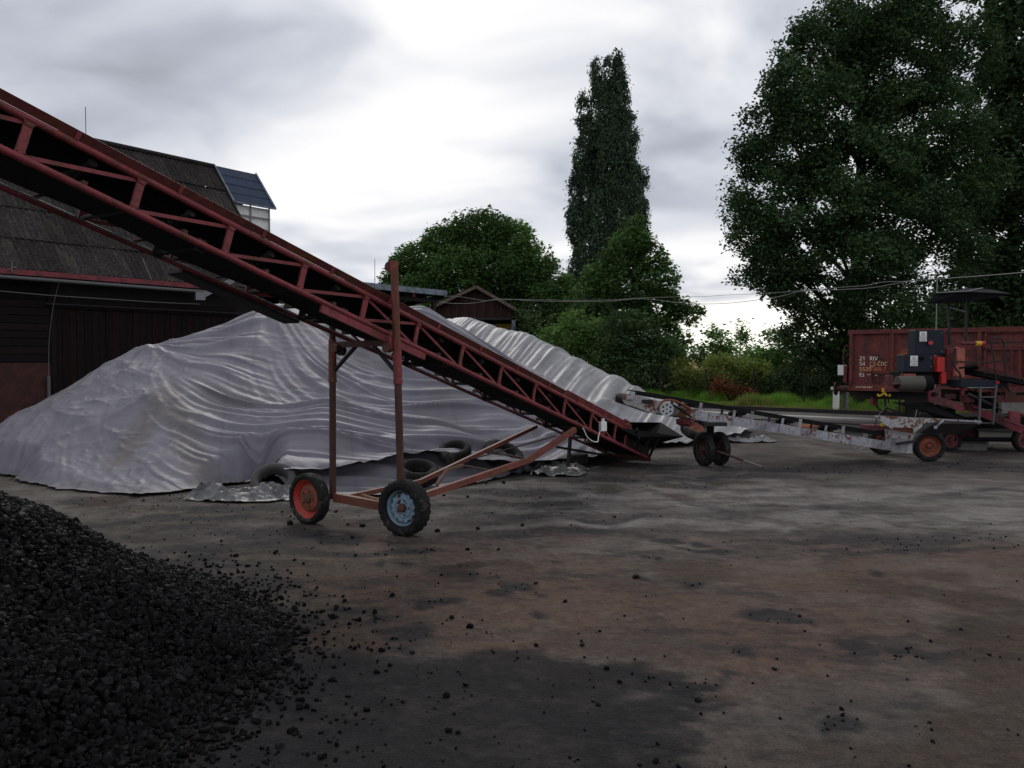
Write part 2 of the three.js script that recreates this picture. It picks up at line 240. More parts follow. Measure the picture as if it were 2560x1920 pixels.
{
  const xs = [0]; for (let x = 0, s = .045; x < 3200;) { x += s; if (x > 3.4) s *= x > 14 ? 1.13 : 1.022; xs.push(x); }
  const X = [...xs.slice(1).reverse().map((x) => -x), ...xs], D = [-3200, -900, -250, -80, -30, -12, -5, -1, 1.5, 2.6];
  for (let d = 3.2; d < 3200;) { D.push(d); d += d < 32 ? Math.max(.022, .0062 * d) : .09 * (d - 28); }
  const nx = X.length, nd = D.length, pos = new Float32Array(nx * nd * 3), col = new Float32Array(nx * nd * 3), uv = new Float32Array(nx * nd * 2), idx = new Uint32Array((nx - 1) * (nd - 1) * 6);
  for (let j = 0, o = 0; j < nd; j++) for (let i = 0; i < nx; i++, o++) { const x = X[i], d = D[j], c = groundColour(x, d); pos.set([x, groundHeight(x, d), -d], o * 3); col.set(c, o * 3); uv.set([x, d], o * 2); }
  for (let j = 0, o = 0; j < nd - 1; j++) for (let i = 0; i < nx - 1; i++, o += 6) { const a = j * nx + i; idx.set([a, a + 1, a + nx, a + 1, a + nx + 1, a + nx], o); }
  const g = new THREE.BufferGeometry(); g.setAttribute('position', new THREE.BufferAttribute(pos, 3)); g.setAttribute('color', new THREE.BufferAttribute(col, 3)); g.setAttribute('uv', new THREE.BufferAttribute(uv, 2)); g.setIndex(new THREE.BufferAttribute(idx, 1)); g.computeVertexNormals();
  const grain = tex(1024, (u, v) => { const n = fbm(u * 180, v * 180, 2, 180), m = fbm(u * 40, v * 40, 3, 40), k = vnoise(u * 300, v * 300, 300); const s = k > .93 ? 1.5 : k < .08 ? .5 : 1; const q = clamp(.62 * s * (.5 + .6 * n + .45 * m) * .9); return [q, q, q]; }, true, .5);
  const bump = tex(1024, (u, v) => .5 * fbm(u * 150, v * 150, 3, 150) + .5 * fbm(u * 22, v * 22, 4, 22), false, .5);
  const m = new THREE.MeshPhysicalMaterial({ vertexColors: true, map: grain, bumpMap: bump, bumpScale: .02, roughness: .88, specularIntensity: .28 });
  m.color.setRGB(1.78, 1.72, 1.66);
  structure(new THREE.Mesh(g, m), 'ground');
}
// the siding: a pale concrete edge, a kerb with a dark face along the grass, two rails
{
  const line = (q, s) => TRACK0.clone().addScaledVector(TRACK, s).add(V(.616 * q, 0, .788 * q));
  const strip = (q, w, h, s0, s1, mat, name, kind = 'structure') => { const b = mb(); for (let s = s0; s < s1; s += 2.5) b.bar(line(q, s).setY(h / 2 - .03), line(q, Math.min(s1, s + 2.49)).setY(h / 2 - .03), w, h + .06); const m = b.build(name, mat, scene); m.name = name; m.userData.kind = kind; return m; };
  strip(2.25, .6, .06, -12, 14, flat([.34, .33, .31], .9), 'track_edge_pavement');
  strip(5.1, .16, .13, -26, 16, M.darkSteel, 'grass_kerb');
  for (const q of [.55, 2.0]) tag(strip(q, .07, .03, -10, 14, M.darkSteel, q < 1 ? 'rail' : 'rail_001'), q < 1 ? 'near steel rail of the siding sunk in the asphalt' : 'far steel rail of the siding beside the pale concrete strip', 'rail');
  { const p = gp(2022, 1067); tag(mb().box(.75, .03, .55, p.clone().setY(.02), .5).box(.5, .025, .3, p.clone().add(V(.1, .045, .05)), .3).build('board', woodMat([.36, .13, .07], 81), scene), 'flat orange brown board lying on the asphalt behind the grey conveyor', 'board'); }
  delete scene.getObjectByName('rail').userData.kind; delete scene.getObjectByName('rail_001').userData.kind;
}
// coal heap: a mound, 300 lumps of it as parts, the rest as stuff
rnd = mulberry(11);
function rock(seed, flatness = .8) {
  const r = mulberry(seed), g = mergeVertices(new THREE.IcosahedronGeometry(1, 1).deleteAttribute('uv').deleteAttribute('normal')), p = g.attributes.position, cuts = [];
  for (let i = 0; i < 9; i++) cuts.push([new THREE.Vector3(r() - .5, r() - .5, r() - .5).normalize(), .5 + .35 * r()]);
  for (let i = 0; i < p.count; i++) { const v = new THREE.Vector3().fromBufferAttribute(p, i); for (const [n, c] of cuts) { const t = v.dot(n) - c; if (t > 0) v.addScaledVector(n, -t); } p.setXYZ(i, v.x, v.y * flatness, v.z); }
  const n = g.toNonIndexed(); n.computeVertexNormals(); n.scale(1.2, 1.2, 1.2); return n;
}
const ROCKS = [1, 2, 3, 4, 5, 6].map((s) => rock(s * 31, .6 + .08 * s));
const COAL = [gloss([.0028, .0028, .003], .6, .2), gloss([.004, .004, .0043], .55, .26), gloss([.0034, .0033, .0033], .8, .16)]; COAL.forEach((m) => { m.bumpMap = null; });
const HEAP = { x: -4.27, d: 4.98, R: 2.6 };
const heapH = (x, d) => { const r = Math.hypot(x - HEAP.x, d - HEAP.d) + (fbm(x * 1.1, d * 1.1 + 4, 3) - .5) * .5; return .64 * (HEAP.R - Math.sqrt(r * r + .3)) * (1 - .12 * smooth(1, 0, r)); };
{
  const t = thing('coal_heap', 'large loose heap of black coal lumps at the lower left', 'coal heap', V(HEAP.x, 0, HEAP.d));
  const g = new THREE.PlaneGeometry(6.4, 6.4, 120, 120); g.rotateX(-Math.PI / 2); const p = g.attributes.position;
  for (let i = 0; i < p.count; i++) { const x = p.getX(i) + HEAP.x, d = HEAP.d - p.getZ(i); p.setY(i, Math.max(-.08, heapH(x, d) - .03)); }
  g.computeVertexNormals(); const m = finish(new THREE.Mesh(g, gloss([.004, .004, .004], .95, .2))); m.name = 'mound'; t.add(m);
  const L = [];
  for (let i = 0; i < 80000; i++) {
    const a = rr(0, 6.283), q = Math.sqrt(rnd()) * 3.1, x = HEAP.x + q * Math.cos(a), d = HEAP.d + q * Math.sin(a), h = heapH(x, d);
    if (h < -.06 * rnd() - .02 || Math.abs(x / d) > .8 || d < 3.4) continue;
    const s = rr(.011, .025) * (rnd() < .08 ? 1.45 : 1); L.push([x, Math.max(h, 0) + s * rr(-.1, .45), d, s]);
  }
  L.sort((a, b) => b[3] / b[2] - a[3] / a[2]);
  const q = new THREE.Quaternion(), e = new THREE.Euler(), mat = ([x, y, d, s]) => new THREE.Matrix4().compose(V(x - HEAP.x, y, d - HEAP.d), q.setFromEuler(e.set(rr(0, 6), rr(0, 6), rr(0, 6))), new THREE.Vector3(s * rr(.8, 1.35), s * rr(.7, 1.1), s));
  L.slice(0, 300).forEach((l, i) => { const k = finish(new THREE.Mesh(ROCKS[i % 6], COAL[i % 3])); k.name = 'coal_lump'; mat(l).decompose(k.position, k.quaternion, k.scale); t.add(k); });
  const rest = L.slice(300); for (let v = 0; v < 6; v++) {
    const mine = rest.filter((_, i) => i % 6 === v), im = finish(new THREE.InstancedMesh(ROCKS[v], COAL[v % 3], mine.length)); im.name = 'coal_lumps'; im.userData.kind = 'stuff'; mine.forEach((l, i) => im.setMatrixAt(i, mat(l))); t.add(im);
  }
  // crumbs strewn over the yard: thick at the foot of the heap, in drifts and thin elsewhere
  const C = [];
  for (let i = 0; i < 80000 && C.length < 9000; i++) {
    const d = 3.4 + 14 * rnd() ** 1.5, x = rr(-.68, .68) * d, hr = Math.hypot(x - HEAP.x, d - HEAP.d) - HEAP.R;
    if (hr < -.1) continue;
    const den = Math.exp(-hr / .17) * 1.6 + .09 * Math.exp(-hr / .95) + .003 + .22 * smooth(.35, 0, Math.abs(d - tarpFoot(x))) + .07 * smooth(.4, .8, blob(SPOTS, x, d, .7)) + .08 * smooth(.4, .8, blob(STREAKS, x, d, .6));
    if (rnd() > den) continue;
    const near = hr < .9; C.push([x, 0, d, (near ? rr(.006, .024) * Math.exp(-.5 * hr) : rr(.004, .012)) * (rnd() < .05 ? 1.5 : 1)]);
  }
  for (let v = 0; v < 3; v++) {
    const mine = C.filter((_, i) => i % 3 === v), im = finish(new THREE.InstancedMesh(ROCKS[v * 2], COAL[v], mine.length)); im.name = numbered('coal_crumbs'); im.userData.kind = 'stuff';
    tag(im, ['small coal crumbs strewn over the asphalt around the heap', 'glossier coal chips strewn over the asphalt around the heap', 'dull coal crumbs strewn over the asphalt around the heap'][v], 'coal crumbs'); 
    mine.forEach(([x, , d, s], i) => { im.setMatrixAt(i, new THREE.Matrix4().compose(V(x, groundHeight(x, d) + s * .35, d), q.setFromEuler(e.set(rr(0, 6), rr(0, 6), rr(0, 6))), new THREE.Vector3(s * rr(.8, 1.4), s * .8, s))); }); scene.add(im);
  }
}
// single lumps that can be picked out on the yard
{
  const spots = [[1535, 1293, 9], [1590, 1443, 17], [1515, 1672, 14], [1548, 1705, 11], [1745, 1752, 13], [1640, 1905, 14], [1600, 1912, 12], [1935, 1672, 11], [1117, 1742, 17], [1120, 1828, 15], [1145, 1832, 12], [955, 1627, 15], [1030, 1633, 12], [1165, 1714, 14], [1340, 1615, 11], [1455, 1614, 11], [1093, 1328, 11], [1050, 1322, 9], [905, 1315, 15], [870, 1312, 8], [880, 1345, 10], [1305, 1315, 8], [1195, 1323, 9], [1260, 1208, 8], [1215, 1208, 8], [1350, 1245, 7], [1110, 1240, 7], [1170, 1243, 8], [725, 1310, 13], [706, 1280, 7], [760, 1582, 24], [800, 1634, 20], [830, 1700, 16], [700, 1660, 18], [690, 1610, 14], [895, 1552, 14], [840, 1520, 12], [765, 1490, 10], [1175, 1568, 15], [1130, 1545, 12], [1412, 1503, 10], [1170, 1375, 11], [1245, 1375, 9], [1340, 1458, 10], [1500, 1578, 8], [2000, 1542, 9], [1080, 1375, 8], [980, 1490, 11], [940, 1548, 11], [1010, 1300, 8], [750, 1770, 16], [915, 1775, 16], [640, 1800, 20], [560, 1825, 22], [520, 1850, 20], [700, 1865, 17], [620, 1760, 22], [590, 1390, 12], [690, 1380, 10], [620, 1415, 10], [735, 1400, 9], [840, 1280, 9], [820, 1275, 6]];
  let first;
  spots.forEach(([px, py, s], i) => { const p = gp(px, py), r = s * -p.z / LENS * .55, o = i ? first.clone() : finish(new THREE.Mesh(ROCKS[0], COAL[0])); first ??= o; o.geometry = ROCKS[i % 6]; o.material = COAL[i % 3]; o.name = numbered('coal_lump'); o.position.copy(p).setY(groundHeight(p.x, -p.z) + r * .5); o.rotation.set(rr(-.4, .4), rr(0, 6), rr(-.4, .4)); o.scale.set(r * rr(.9, 1.3), r * rr(.7, 1), r); tag(o, 'single black lump of coal lying loose on the yard asphalt', 'coal lump', 'loose coal lumps scattered over the yard'); scene.add(o); });
}
// ------------------------------------------------------------------ the dark barn on the left, the shed, the tower and the gabled building behind
rnd = mulberry(21);
MB.prototype.slab = function (a, b, c, d, t) {                        // a plate between four corners, t thick on its back
  const n = b.clone().sub(a).cross(d.clone().sub(a)).normalize().multiplyScalar(-t), q = [a, b, c, d], r = q.map((p) => p.clone().add(n)), f = [];
  const face = (w, x, y, z) => f.push(w, x, y, w, y, z); face(...q); face(r[3], r[2], r[1], r[0]); for (let i = 0; i < 4; i++) { const j = (i + 1) % 4; face(q[j], q[i], r[i], r[j]); }
  const g = new THREE.BufferGeometry(); g.setAttribute('position', new THREE.Float32BufferAttribute(f.flatMap((p) => [p.x, p.y, p.z]), 3)); g.computeVertexNormals(); return this.add(metric(g));
};
const BD = V(.592, 0, .806), BN = V(-.806, 0, .592), B0 = V(-14.07, 0, 22);
const bw = (s, q, y) => B0.clone().addScaledVector(BD, s).addScaledVector(BN, q).setY(y);
const onWall = (px, py, q) => { const p = hit(px, py, bw(0, q, 0), BN); return [p.clone().sub(B0).dot(BD), p.y]; };
const roofMat = new THREE.MeshPhysicalMaterial({ specularIntensity: .3, map: tex(512, (u, v) => { const n = fbm(u * 10, v * 10, 5, 10), m = smooth(.6, .72, fbm(u * 30, v * 5 + 3, 4)), k = smooth(.64, .7, vnoise(u * 120, v * 120, 120)); let c = mix3([.016, .0135, .013], [.032, .027, .026], n); c = mix3(c, [.06, .055, .036], m * .4); return mix3(c, [.11, .105, .095], k * .3); }, true, .25), roughness: .93, bumpMap: roughBump, bumpScale: .004 });
const roofMats = [.85, 1, 1.2].map((k) => { const m = roofMat.clone(); m.color.setRGB(k, k, k); return m; });
const blueRoof = paint([.02, .036, .078], [.03, .04, .06], .2, { dirt: .3, seed: 31, rough: .6, spec: .4 }), blueEdge = paint([.2, .25, .32], [.1, .1, .1], .2, { dirt: .3, seed: 32 });
const fasciaRed = paint([.2, .028, .045], [.1, .02, .02], .25, { dirt: .3, seed: 33 });
const darkWood = [0, 1, 2].map((k) => woodMat([[.012, .0085, .0075], [.016, .0105, .009], [.011, .0085, .008]][k], k * 3)), doorWood = [0, 1, 2].map((k) => woodMat([[.012, .0065, .006], [.018, .007, .0065], [.011, .0075, .007]][k], 20 + k * 3));
function corrugated(s0, s1, at2, period, amp, mat, name, parent, up) {   // a wavy sheet: at2(s, t) for t 0..1 from foot to top
  const n = Math.round((s1 - s0) / period * 6), pos = [], uv = [], idx = [];
  for (let i = 0; i <= n; i++) for (let t = 0; t < 2; t++) { const s = mix(s0, s1, i / n), p = at2(s, t).addScaledVector(up, amp * Math.sin(s / period * 6.283)); pos.push(p.x, p.y, p.z); uv.push(s, t * 1.7 + s0); }
  for (let i = 0; i < n; i++) { const a = i * 2; idx.push(a, a + 2, a + 1, a + 1, a + 2, a + 3); }
  const g = new THREE.BufferGeometry(); g.setAttribute('position', new THREE.Float32BufferAttribute(pos, 3)); g.setAttribute('uv', new THREE.Float32BufferAttribute(uv, 2)); g.setIndex(idx); g.computeVertexNormals();
  const o = offset(parent); g.translate(-o.x, -o.y, -o.z); const m = finish(new THREE.Mesh(g, mat)); m.name = name; parent.add(m); return m;
}
{
  const t = thing('barn', 'dark barn with a steep corrugated roof, red eaves board and plank wall on the left', 'barn', bw(0, 2, 0));
  const QR = 3.93, YE = 4.43, YR = 9.5, S0 = -11, S1 = 9.24, up = BN.clone().multiplyScalar(-(YR - YE)).add(new THREE.Vector3(0, QR, 0)).normalize(), rows = 5;
  for (let r = 0; r < rows; r++) { const f0 = r / rows - (r ? .012 : 0), f1 = (r + 1) / rows, lift = .03 * (rows - r > 0 ? 1 : 0); for (let s = S0, j = 0; s < S1 - .2; s += 1.062, j++) { const dy = rr(-.008, .008), tw = rr(-.02, .02), e = rr(-.02, .02); corrugated(s, Math.min(S1, s + 1.09), (q, k) => bw(q + tw * k, mix(f0, f1, k) * QR + (k ? 0 : e), mix(YE, YR, mix(f0, f1, k)) + (k ? -.03 : .03) + dy + (j % 2) * .006), .177, .024, roofMats[Math.floor(rnd() * 3)], 'roof_sheet', t, up); } }
  corrugated(S0, S1, (s, k) => bw(s, mix(2 * QR, QR, k), mix(YE, YR, k)), .177, .024, roofMat, 'roof_back', t, new THREE.Vector3(0, 1, 0));
  mb().tube(bw(S0, QR, YR + .02), bw(S1, QR, YR + .02), .09).build('ridge_cap', roofMat, t);
  mb().bar(bw(S1 + .02, 0, YE), bw(S1 + .02, QR, YR), .05, .16).build('verge_board', M.darkSteel, t);
  const E = onWall(545, 712, -.05)[0];
  mb().bar(bw(S0, -.06, YE - .06), bw(E, -.06, YE - .06), .03, .15).build('eaves_board', fasciaRed, t);
  mb().bar(bw(E, -.04, YE - .06), bw(S1, -.04, YE - .06), .03, .12).build('eaves_board', M.darkSteel, t);
  mb().tube(bw(S0, -.1, YE - .21), bw(E - .5, -.1, YE - .24), .055).build('gutter', flat([.07, .072, .075], .5), t);
  const br = mb(); for (let s = S0; s < E - .6; s += 1.1) br.box(.03, .1, .06, bw(s, -.1, YE - .17)); br.build('gutter_brackets', M.darkSteel, t);
  { const a = hit(500, 742, bw(0, -.2, 0), BN), b = hit(582, 700, bw(0, -.5, 0), BN); mb().bar(a, b, .18, .16).build('gutter_outlet', M.galv, t); mb().box(.3, .26, .2, a.clone().add(V(0, .02, 0)), .6).build('gutter_outlet', M.galv, t); }
  // front wall at q = .7: planks across at the left, a reddish sheet below, a wide door of upright planks
  const Q = .7, [sd] = onWall(137, 900, Q), [se] = onWall(565, 800, Q), yl = onWall(137, 768, Q)[1], back = mb();
  back.box(.1, .1, .1, bw(0, 2, 1));
  mb().slab(bw(S0, Q + .12, 0), bw(S1, Q + .12, 0), bw(S1, Q + .12, YE + .5), bw(S0, Q + .12, YE + .5), .1).build('wall', flat([.012, .011, .011], .95), t);
  mb().slab(bw(S1 - .05, Q, 0), bw(S1 - .05, 7.2, 0), bw(S1 - .05, 7.2, YE), bw(S1 - .05, Q, YE), .1).build('wall', flat([.02, .017, .016], .95), t);
  mb().slab(bw(S0, 7.2, 0), bw(S1, 7.2, 0), bw(S1, 7.2, YE), bw(S0, 7.2, YE), .1).build('wall', flat([.02, .017, .016], .95), t);
  { const g = new THREE.BufferGeometry(), a = [bw(S1 - .02, .3, YE), bw(S1 - .02, 7.5, YE), bw(S1 - .02, QR, YR - .1)]; g.setAttribute('position', new THREE.Float32BufferAttribute(a.flatMap((p) => [p.x, p.y, p.z]), 3)); g.computeVertexNormals(); mb().add(metric(g)).build('gable_wall', flat([.02, .017, .016], .95), t); }
  let y = 1.86, k = 0; const top = YE - .3;
  while (y < top) { const h = .21 + .03 * rnd(); mb().bar(bw(S0, Q - .02 - .012 * rnd(), y + h / 2), bw(sd - .12, Q - .02 - .012 * rnd(), y + h / 2), .04, h - .018).build('wall_plank', darkWood[k++ % 3], t); y += h; }
  mb().slab(bw(S0, Q - .03, 0), bw(sd - .12, Q - .03, 0), bw(sd - .12, Q - .03, 1.84), bw(S0, Q - .03, 1.84), .04).build('wall_panel', paint([.075, .02, .016], [.04, .014, .012], .35, { dirt: .5, seed: 35, rough: .85 }), t).userData.label = 'reddish brown lower wall panel';
  mb().bar(bw(sd - .06, Q - .05, 0), bw(sd - .06, Q - .05, yl), .08, .12, BD).build('door_post', darkWood[1], t);
  mb().bar(bw(sd - .2, Q - .08, yl + .14), bw(se + .3, Q - .08, yl + .14), .08, .3).build('lintel', darkWood[0], t);
  const door = new THREE.Group(); door.name = 'sliding_door'; t.add(door);
  for (let s = sd; s < S1 - .3;) { const w = .19 + .05 * rnd(), j = -.02 * rnd(); mb().bar(bw(s + w / 2, Q - .01 + j, .05), bw(s + w / 2, Q - .01 + j, yl + .02), .035, w - .012, BD).build('plank', doorWood[k++ % 3], door); s += w; }
  mb().tube(bw(sd - .3, Q - .16, yl + .08), bw(S1, Q - .16, yl + .08), .03).build('door_rail', M.darkSteel, t);
  const [sp] = onWall(126, 960, .45);
  mb().tube(bw(sp, .55, 0), bw(sp, .55, onWall(126, 940, .5)[1]), .05).build('downpipe', flat([.09, .085, .085], .55), t);
  mb().path([bw(sp, .55, 1.4), bw(sp + .03, .52, 2.6), bw(sp + .08, .3, 3.6), bw(sp + .1, -.05, 4.25)], .006, 5).build('lightning_wire', M.cable, t);
  mb().path([0, 120, 260, 400, 500].map((px, i) => { const [s] = onWall(px, 740, .3); return bw(s, .3, [3.84, 3.8, 3.79, 3.78, 3.8][i]); }), .011, 6).build('wall_cable', M.cable, t);
  { const [s] = onWall(30, 670, -.1); mb().tube(bw(s, -.1, YE - .1), bw(s, -.1, YE + .2), .008).tube(bw(s - .12, -.1, YE - .02), bw(s + .15, -.1, YE + .1), .006).build('lightning_rod', M.cable, t); }
  { const [s] = onWall(375, 690, .1); mb().tube(bw(s, .02, YE + .05), bw(s, .55, YE + .75), .008).build('lightning_wire', M.cable, t); }
  { const p = hit(215, 352, bw(0, QR, 0), BN); mb().tube(p.clone().setY(YR - .05), p.clone().setY(YR + 1.1), .014).build('lightning_rod', M.cable, t); }
}
{ // the tower at the end of the barn
  const S1 = 9.3, S2 = 11.08, QR = 3.93, YR = 9.56, q0 = 2.72, y0 = 8.0, t = thing('tower', 'narrow tower with blue metal roof and white corrugated wall at the barn end', 'tower', bw(10.2, QR, 0));
  mb().slab(bw(S1, q0 - .05, y0), bw(S2 + .12, q0 - .05, y0), bw(S2 + .12, QR, YR), bw(S1, QR, YR), .05).build('roof', blueRoof, t);
  for (let r = 1; r < 4; r++) { const f = r / 4; mb().bar(bw(S1, mix(q0, QR, f) - .03, mix(y0, YR, f) + .02), bw(S2 + .12, mix(q0, QR, f) - .03, mix(y0, YR, f) + .02), .018, .012).build('roof_batten', blueRoof, t); }
  mb().bar(bw(S1 - .02, q0 - .08, y0), bw(S1 - .02, QR, YR + .03), .05, .07).build('verge_trim', blueEdge, t); mb().bar(bw(S2 + .14, q0 - .08, y0), bw(S2 + .14, QR, YR + .03), .05, .07).build('verge_trim', blueEdge, t); mb().bar(bw(S1, q0 - .08, y0 - .01), bw(S2 + .14, q0 - .08, y0 - .01), .04, .06).build('eaves_trim', blueEdge, t);
  mb().slab(bw(S2 + .1, 2 * QR - q0, y0), bw(S1, 2 * QR - q0, y0), bw(S1, QR, YR), bw(S2 + .1, QR, YR), .05).build('roof', blueRoof, t);
  const whiteSheet = new THREE.MeshStandardMaterial({ map: tex(128, (u, v) => { const k = .68 + .16 * fbm(u * 8, v * 8, 4, 8); return [k, k, k * .97]; }), roughness: .6 });
  corrugated(S1 + .05, S2 - .08, (s, k) => bw(s, q0 + .12, mix(4.6, y0 - .04, k)), .075, .014, whiteSheet, 'wall_sheet', t, BN);
  const side = (q, k) => bw(S2 - .1, q, mix(4.6, y0 - .02, k)); mb().slab(side(q0 + .14, 0), side(2 * QR - q0 - .1, 0), side(2 * QR - q0 - .1, 1), side(q0 + .14, 1), .03).build('wall_sheet', whiteSheet, t);
  for (const s of [S1 + .05, S1 + .82, S2 - .08]) mb().box(.05, y0 - 4.6, .05, bw(s, q0 + .06, (y0 + 4.6) / 2), .63).build('frame_post', M.galv, t);
  for (let y = 7.55; y > 4.6; y -= .46) mb().bar(bw(S1, q0 + .05, y), bw(S2 - .05, q0 + .05, y), .04, .05).build('frame_rail', M.galv, t);
  for (const q of [q0 + .2, 2 * QR - q0 - .2]) mb().box(.12, 4.7, .12, bw(10.1, q, 2.35)).build('support_post', M.darkSteel, t);
}
{ // open shed under a flat blue roof, continuing the barn
  const s0 = 9.3, s1 = 18.4, t = thing('open_shed', 'open shed with a flat blue metal roof edge between barn and gabled building', 'shed', bw(14, 2, 0));
  mb().slab(bw(s0, -.2, 5.0), bw(s1, -.2, 5.0), bw(s1, 7, 4.2), bw(s0, 7, 4.2), .06).build('roof', blueRoof, t);
  mb().bar(bw(s0, -.24, 4.92), bw(s1, -.24, 4.92), .05, .24).build('roof_edge', blueEdge, t);
  const r = []; for (let s = s0 + .3; s < s1; s += 1.25) mb().bar(bw(s, -.1, 4.78), bw(s, 6.9, 4.0), .1, .2).build('rafter', darkWood[0], t);
  for (const s of [s0 + .3, 12.5, 15.5, 18.1]) mb().box(.18, 4.7, .18, bw(s, .3, 2.35), .63).build('post', M.darkSteel, t);
  mb().bar(bw(s0, .3, 4.6), bw(s1, .3, 4.6), .14, .22).build('beam', M.darkSteel, t);
  mb().slab(bw(s0, 5, 0), bw(s1, 5, 0), bw(s1, 5, 4.2), bw(s0, 5, 4.2), .1).build('wall', flat([.02, .018, .018], .95), t);
  { const p = at(1034, 736, 35.2); mb().box(.14, .2, .1, p, .6).build('red_bracket', fasciaRed, t); }
  { const p = at(937, 712, 33.4); mb().tube(p.clone().setY(4.9), at(937, 647, 33.4), .012).build('lightning_rod', M.cable, t); }
}
{ // brown boarded gable, open below
  const d = 44, X = (px, y) => at(px, y, d), t = thing('gabled_building', 'brown boarded gable building with pale roof edge behind the tarpaulin heap', 'building', V(-1.9, 0, d + 4));
  const l = X(1030, 790), r = X(1300, 779), c = X(1192, 718), yb = X(1200, 792).y, sc = d / LENS, w = r.x - l.x, boards = [.034, .04, .028].map((k, i) => woodMat([k * 1.5, k * .85, k * .75], 40 + i));
  const topAt = (x) => x < c.x ? mix(l.y, c.y, (x - l.x) / (c.x - l.x)) : mix(c.y, r.y, (x - c.x) / (r.x - c.x));
  let i = 0; for (let x = l.x; x < r.x - .05; x += .16) { const y = Math.min(topAt(x), topAt(x + .15)) - .04; if (y - yb > .1) mb().box(.148, y - yb, .03, V(x + .075, (y + yb) / 2, d - .02 * (i % 2))).build('board', boards[i++ % 3], t); }
  mb().slab(V(r.x + .3, r.y - .2, d - .5), V(r.x + .3, r.y - .2, d + 9), V(c.x, c.y, d + 9), V(c.x, c.y, d - .5), .12).build('roof', roofMat, t);
  mb().slab(V(l.x - .3, l.y - .2, d + 9), V(l.x - .3, l.y - .2, d - .5), V(c.x, c.y, d - .5), V(c.x, c.y, d + 9), .12).build('roof', roofMat, t);
  mb().slab(V(l.x, yb, d + .1), V(r.x, yb, d + .1), V(r.x, r.y - .1, d + .1), V(l.x, l.y - .1, d + .1), .04).slab(V(l.x, l.y - .12, d + .1), V(r.x, r.y - .12, d + .1), V(c.x + .02, c.y - .1, d + .1), V(c.x - .02, c.y - .1, d + .1), .04).build('gable_backing', M.darkSteel, t);
  const trim = woodMat([.17, .12, .1], 50); mb().bar(V(c.x, c.y - .02, d - .52), V(r.x + .3, r.y - .22, d - .52), .04, .16).build('barge_board', trim, t); mb().bar(V(c.x, c.y - .02, d - .52), V(l.x - .3, l.y - .22, d - .52), .04, .16).build('barge_board', trim, t);
  mb().box(w, .16, .2, V((l.x + r.x) / 2, yb - .1, d)).build('beam', M.darkSteel, t);
  for (const px of [1284, 1180, 1060]) mb().box(.2, yb, .2, V(X(px, 800).x, yb / 2, d)).build('post', px === 1284 ? blueEdge : M.darkSteel, t);
  mb().box(w, 4.4, .1, V((l.x + r.x) / 2, 2.2, d + 6)).build('wall', flat([.02, .018, .016], .95), t);
  mb().box(1.0, .5, .06, X(1258, 818).add(V(0, 0, 1.5))).build('stored_sheet', flat([.42, .24, .04], .7), t).userData.label = 'yellow sheet stored under the roof';
}
// ------------------------------------------------------------------ tarpaulins over two heaps
const pt = (px, py, y = 0) => { const p = gp(px, py, y); return [p.x, -p.z]; };
function ridgeHeight(R, s, flare, k = 7, round = .2) {                  // R: [[x, d, height], ...] crest lines; s: slope
  const segs = []; for (const line of R) for (let i = 0; i < Math.max(1, line.length - 1); i++) segs.push([line[i], line[Math.min(i + 1, line.length - 1)], line.s || s]);
  return (x, d) => {
    let sum = 0;
    for (const [a, b, sl] of segs) { const ux = b[0] - a[0], ud = b[1] - a[1], L = ux * ux + ud * ud || 1, t = clamp(((x - a[0]) * ux + (d - a[1]) * ud) / L), q = Math.hypot(x - a[0] - t * ux, d - a[1] - t * ud); sum += Math.exp(k * (mix(a[2], b[2], t) - sl * (Math.sqrt(q * q + round * round) - round))); }
    const v = Math.log(sum + 1e-9) / k; return flare * Math.log(1 + Math.exp(v / flare)) ;
  };
}
function inside(poly, x, d) { let c = false; for (let i = 0, j = poly.length - 1; i < poly.length; j = i++) { const [xi, yi] = poly[i], [xj, yj] = poly[j]; if ((yi > d) !== (yj > d) && x < (xj - xi) * (d - yi) / (yj - yi) + xi) c = !c; } return c; }
const near = [0, 0];
function edgeDist(poly, x, d) { let m = 1e9; for (let i = 0, j = poly.length - 1; i < poly.length; j = i++) { const [ax, ad] = poly[j], [bx, bd] = poly[i], ux = bx - ax, ud = bd - ad, t = clamp(((x - ax) * ux + (d - ad) * ud) / (ux * ux + ud * ud || 1)); const q = Math.hypot(x - ax - t * ux, d - ad - t * ud); if (q < m) { m = q; near[0] = ax + t * ux; near[1] = ad + t * ud; } } return m; }
const TARP = { bump: tex(512, (u, v) => .55 * ridged(u * 7, v * 7, 4, 7) + .45 * fbm(u * 20, v * 20, 4, 20), false, .6) };
const tarpMat = (rough, c = 1) => { const m = new THREE.MeshPhysicalMaterial({ vertexColors: true, roughness: rough, metalness: 0, bumpMap: TARP.bump, bumpScale: .01, specularIntensity: .6 }); m.color.setRGB(c, c, c); return m; };
